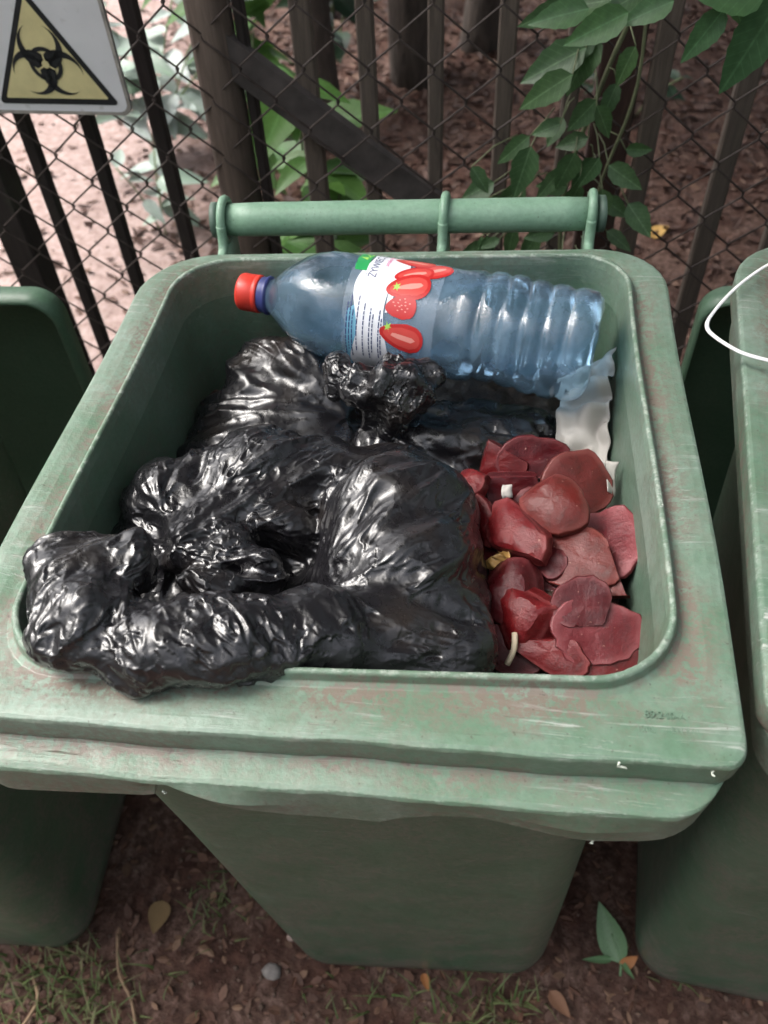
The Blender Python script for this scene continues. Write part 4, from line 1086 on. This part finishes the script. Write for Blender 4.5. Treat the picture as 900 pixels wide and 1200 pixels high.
sheet('egg_shell', [(.100, .198, .872), (.108, .198, .872), (.108, .206, .878), (.100, .206, .878)], paper, 'tiny white shell fragment among upper beet pieces', 'shell', 12, 5, .003, .01)
V, F = tube(smooth_path([(.108, .060, .858), (.112, .068, .866), (.112, .078, .870)], 3), .0022, 6)
tag(obj('matchstick', V, F, plain('pale_stick', (.62, .52, .38), .6, .15, 60)), 'short pale stick by the front edge beside the bag', 'stick')

# ------------------------------------------------------------------ bottle
def bottle():
    base = Vector((.172, .334, .914)); cap = Vector((-.139, .389, .918))
    ax = (cap - base).normalized()
    t = thing('plastic_bottle', 'blue plastic water bottle with red cap and strawberry label', 'bottle', base)
    toward = Vector((.02, -.62, .78)); f = -(toward - ax * toward.dot(ax)).normalized()   # local +y points away from the viewer
    x = f.cross(ax)
    t.matrix_basis = Matrix([[x[i] * 1.07, f[i] * 1.07, ax[i], base[i]] for i in range(3)] + [[0, 0, 0, 1]])
    prof = [(.0, .004), (.018, .002), (.030, .0), (.037, .002), (.0415, .007), (.0435, .013)]
    for z in np.arange(.018, .108, .002):
        g = sum(math.exp(-((z - c) / .0030) ** 2) for c in (.026, .044, .062, .080, .098))
        prof.append((.0442 - .0023 * g, float(z)))
    prof += [(.0442, .110), (.0438, .113), (.0432, .116), (.0432, .150), (.0430, .190), (.0432, .205), (.0436, .210), (.0437, .222), (.0428, .234), (.0402, .247), (.0360, .259), (.0305, .269), (.0245, .277), (.0190, .283), (.0150, .288), (.0133, .292), (.0130, .300), (.0130, .3005)]
    n = 64; g = np.random.default_rng(2)
    V = []
    for r_, z in prof:
        for k in range(n):
            a = 2 * math.pi * k / n
            dent = .0016 * math.sin(3 * a + z * 40) * math.exp(-((z - .09) / .05) ** 2) + .0009 * math.sin(5 * a - z * 70)
            if .05 < z < .12: dent += -.0022 * math.exp(-(((a - 4.2) / .45) ** 2 + ((z - .09) / .02) ** 2))
            rr = max(0, r_ + (dent if r_ > .03 and z > .01 else 0))
            if z < .006: rr_z = z + .0012 * abs(math.sin(2.5 * a)) * (r_ / .03)
            else: rr_z = z
            V.append((rr * math.sin(a), -rr * math.cos(a), rr_z))
    F = grid_faces(len(prof), n, False, True); F.append(tuple(range(n))[::-1])
    m = NT('blue_pet'); v = m.coord(); lw = m.n('Fresnel', IOR=1.45)
    mist = m.ramp(m.noise(v, 26, 5, .6), [(.38, .12), (.66, .38)])
    tr = m.n('BsdfTransparent', Color=(.64, .83, .98, 1)); gl = m.n('BsdfGlossy', Color=(1, 1, 1, 1), Roughness=.09)
    bmp = m.bump(m.math('ADD', m.noise(v, 60, 4), m.math('MULTIPLY', m.noise(v, 420, 2), .25)), .25, .003); m.set(gl, 'Normal', bmp); m.set(lw, 'Normal', bmp)
    df = m.n('BsdfDiffuse', Color=(.42, .64, .86, 1)); tl = m.n('BsdfTranslucent', Color=(.52, .74, .95, 1))
    h0 = m.n('MixShader', i0=.5); m.t.links.new(df.outputs[0], h0.inputs[1]); m.t.links.new(tl.outputs[0], h0.inputs[2])
    h1 = m.n('MixShader', i0=mist); m.t.links.new(tr.outputs[0], h1.inputs[1]); m.t.links.new(h0.outputs[0], h1.inputs[2])
    h2 = m.n('MixShader', i0=m.math('MULTIPLY', lw.outputs[0], 1.3)); m.t.links.new(h1.outputs[0], h2.inputs[1]); m.t.links.new(gl.outputs[0], h2.inputs[2])
    m.t.links.new(h2.outputs[0], m.out.inputs[0])
    obj('shell', V, F, m.m, t)
    # neck ring and ribbed cap
    def lathe(pr, n=40, rib=0):
        V = []
        for r_, z in pr:
            for k in range(n):
                a = 2 * math.pi * k / n; q = r_ * (1 - (rib if (k % 2 and r_ > .012) else 0)); V.append((q * math.sin(a), -q * math.cos(a), z))
        F = grid_faces(len(pr), n, False, True); F.append(tuple((len(pr) - 1) * n + k for k in range(n))); F.append(tuple(range(n))[::-1]); return V, F
    V, F = lathe([(.0135, .2905), (.0160, .2915), (.0162, .2935), (.0148, .2950), (.0148, .2990), (.0142, .3000)]); obj('neck_ring', V, F, plain('navy_plastic', (.035, .045, .16), .35, .15, 40), t)
    V, F = lathe([(.0150, .3000), (.0158, .3006), (.0158, .3040), (.0152, .3046), (.0156, .3052), (.0156, .3170), (.0150, .3192), (.0135, .3204), (.004, .3206)], 72, .035); obj('cap', V, F, plain('red_plastic', (.62, .045, .030), .4, .1, 40, 0, 0), t)
    # label print, laid round the bottle: u round the body, w along the axis
    RL = .0440
    def wrap(P, lay):
        r_ = RL + .00007 * lay; return [(r_ * math.sin(u / RL), -r_ * math.cos(u / RL), w) for u, w in P]
    def patch(name, outline, mat, lay, parent=t):
        """filled outline, triangulated in fine strips so that it bends with the bottle"""
        P = np.array(outline); u0, u1 = P[:, 0].min(), P[:, 0].max(); N_ = max(3, int((u1 - u0) / .0016)); pts = []; Fc = []
        us = np.linspace(u0 + 1e-5, u1 - 1e-5, N_ + 1); Q = np.roll(P, -1, 0)
        for u in us:
            cr = []
            for (a, b) in zip(P, Q):
                if (a[0] <= u) != (b[0] <= u): cr.append(a[1] + (u - a[0]) / (b[0] - a[0]) * (b[1] - a[1]))
            cr = sorted(cr) or [P[:, 1].mean()] * 2
            pts += [(u, cr[0]), (u, cr[-1])]
        Fc = [(2 * i, 2 * i + 1, 2 * i + 3, 2 * i + 2) for i in range(N_)]
        return obj(name, wrap(pts, lay), [f[::-1] for f in Fc], mat, parent)
    def film(name, col, alpha, rough=.3):
        q = NT(name); q.bs(Base__Color=(*col, 1), Roughness=rough, Alpha=alpha); vv = q.coord()
        q.bs(Base__Color=q.mix(q.ramp(q.noise(vv, 90, 4), [(.4, 0.0), (.8, .25)]), col, tuple(c * .7 for c in col))); return q.m
    white = film('label_white', (.80, .82, .88), 1); red = film('berry_red', (.50, .025, .025), 1); pink = film('berry_flesh', (.60, .07, .06), 1); cream = film('berry_core', (.78, .30, .26), 1)
    green = film('label_green', (.03, .33, .10), 1); navy = film('label_ink', (.03, .05, .16), 1); rose = film('label_rose', (.80, .12, .35), 1); cyan = film('label_cyan', (.25, .62, .85), .55); clear = film('label_film', (.60, .72, .88), .16); lgreen = film('label_leaf', (.35, .65, .12), 1)
    K = 40
    lab = patch('label', [(-.075, .130), (.075, .130), (.075, .2085), (-.075, .2085)], clear, 1)
    # white wave shaped panel
    ed = [(u, .1985 + .0035 * math.sin(u * 95 + .8)) for u in np.linspace(-.07, .066, K)]
    lo_ = [(u, .1705 + .0030 * math.sin(u * 70 + 2)) for u in np.linspace(.066, -.07, K)]
    patch('label_panel', ed + lo_, white, 2, lab)
    up = [(u, .1705 - .010 * max(0, 1 - abs(u - .03) / .04)) for u in np.linspace(-.01, .066, K)]
    patch('label_panel', [(-.01, .172), (.066, .172)] + up[::-1], white, 1.6, lab)
    patch('label_strip', [(-.07, .1955), (-.005, .1955), (-.012, .2045), (-.07, .2045)], cyan, 1.5, lab)
    patch('label_emblem', [(.022, .1960), (.034, .1965), (.066, .1975), (.066, .2080), (.046, .2085), (.030, .2080), (.022, .2060)], green, 3, lab)
    for (a, b, c) in [((.040, .1985), (.052, .2055), (.046, .1995)), ((.036, .1995), (.040, .2065), (.042, .2005)), ((.044, .1985), (.060, .2010), (.048, .1975))]:
        patch('emblem_leaf', [a, b, c], lgreen, 4, lab)
    def berry(u, w, L, Wd, ang, half=True):
        def sh(k, kk):
            o_ = []
            for i in range(28):
                a = 2 * math.pi * i / 28; rx = L * k * (1 + .12 * math.cos(a)); ry = Wd * kk * (1 - .22 * math.cos(a))
                lx, ly = rx * math.cos(a), ry * math.sin(a); o_.append((u + lx * math.cos(ang) - ly * math.sin(ang), w + lx * math.sin(ang) + ly * math.cos(ang)))
            return o_
        b_ = patch('strawberry_print', sh(1, 1), red, 5 + berry.k, lab); berry.k += .6
        if half:
            patch('strawberry_flesh', sh(.84, .72), pink, 5 + berry.k, lab); berry.k += .3; patch('strawberry_core', sh(.62, .22), cream, 5 + berry.k, lab); berry.k += .3
    berry.k = 0
    for a in [(.044, .1580, .0175, .0085, 1.50), (.034, .1390, .0160, .0100, 2.25), (.026, .1540, .0165, .0090, 1.95), (.013, .1550, .0185, .0115, 1.85), (-.004, .1580, .0130, .0095, 1.72, False), (-.027, .1540, .0190, .0110, 1.40)]: berry(*a)
    for k in range(14):
        u, w = -.003 + .0055 * math.cos(k * 2.4) * (k / 14) ** .5, .159 + .0085 * math.sin(k * 2.4) * (k / 14) ** .5
        obj('strawberry_seed', wrap([(u - .0004, w - .0007), (u + .0004, w - .0007), (u + .0004, w + .0007), (u - .0004, w + .0007)], 10.5), [(3, 2, 1, 0)], cream, lab, False)
    for (u, w) in [(.011, .1665), (-.020, .1680)]:
        for k in range(3):
            a = R(60 * k + 20); patch('strawberry_calyx', [(u - .004 * math.cos(a), w - .004 * math.sin(a)), (u + .0012 * math.sin(a), w - .0012 * math.cos(a)), (u + .004 * math.cos(a), w + .004 * math.sin(a)), (u - .0012 * math.sin(a), w + .0012 * math.cos(a))], lgreen, 11 + k * .3, lab)
    # brand lettering
    def letters(txt, u0, w0, size, mat, lay=6, xs=1.0):
        cu = bpy.data.curves.new('lettering', 'FONT'); cu.body = txt; cu.size = size; cu.resolution_u = 3
        ob = bpy.data.objects.new('lettering', cu); me = bpy.data.meshes.new_from_object(ob); bpy.data.objects.remove(ob)
        P = [(v_.co.x * xs + u0, v_.co.y + w0) for v_ in me.vertices]
        for v_, q in zip(me.vertices, wrap(P, lay)): v_.co = q
        me.materials.clear(); me.materials.append(mat); link('lettering', me, lab)
    letters('ŻYWIEC ZDRÓJ', .016, .1865, .0095, navy, 6, .82)
    letters('smako-łyk', .030, .1795, .0055, rose, 6)
    # rows of print too small to read
    g = random.Random(4)
    for w, u0, u1, mt in [(.2035, -.05, -.008, navy), (.2010, -.045, -.004, navy), (.1985, -.052, -.012, navy), (.1945, -.045, .0, navy), (.1890, -.05, -.006, navy), (.1835, -.052, -.010, navy), (.1810, -.045, -.012, navy), (.1755, -.05, -.012, navy), (.1735, -.046, -.016, navy)]:
        u = u0
        while u < u1:
            l = g.uniform(.0015, .005); P = [(u, w), (u + l, w), (u + l, w + .0009), (u, w + .0009)]
            obj('print_row', wrap(P, 5.5), [(3, 2, 1, 0)], mt, lab, False); u += l + .0008
bottle()
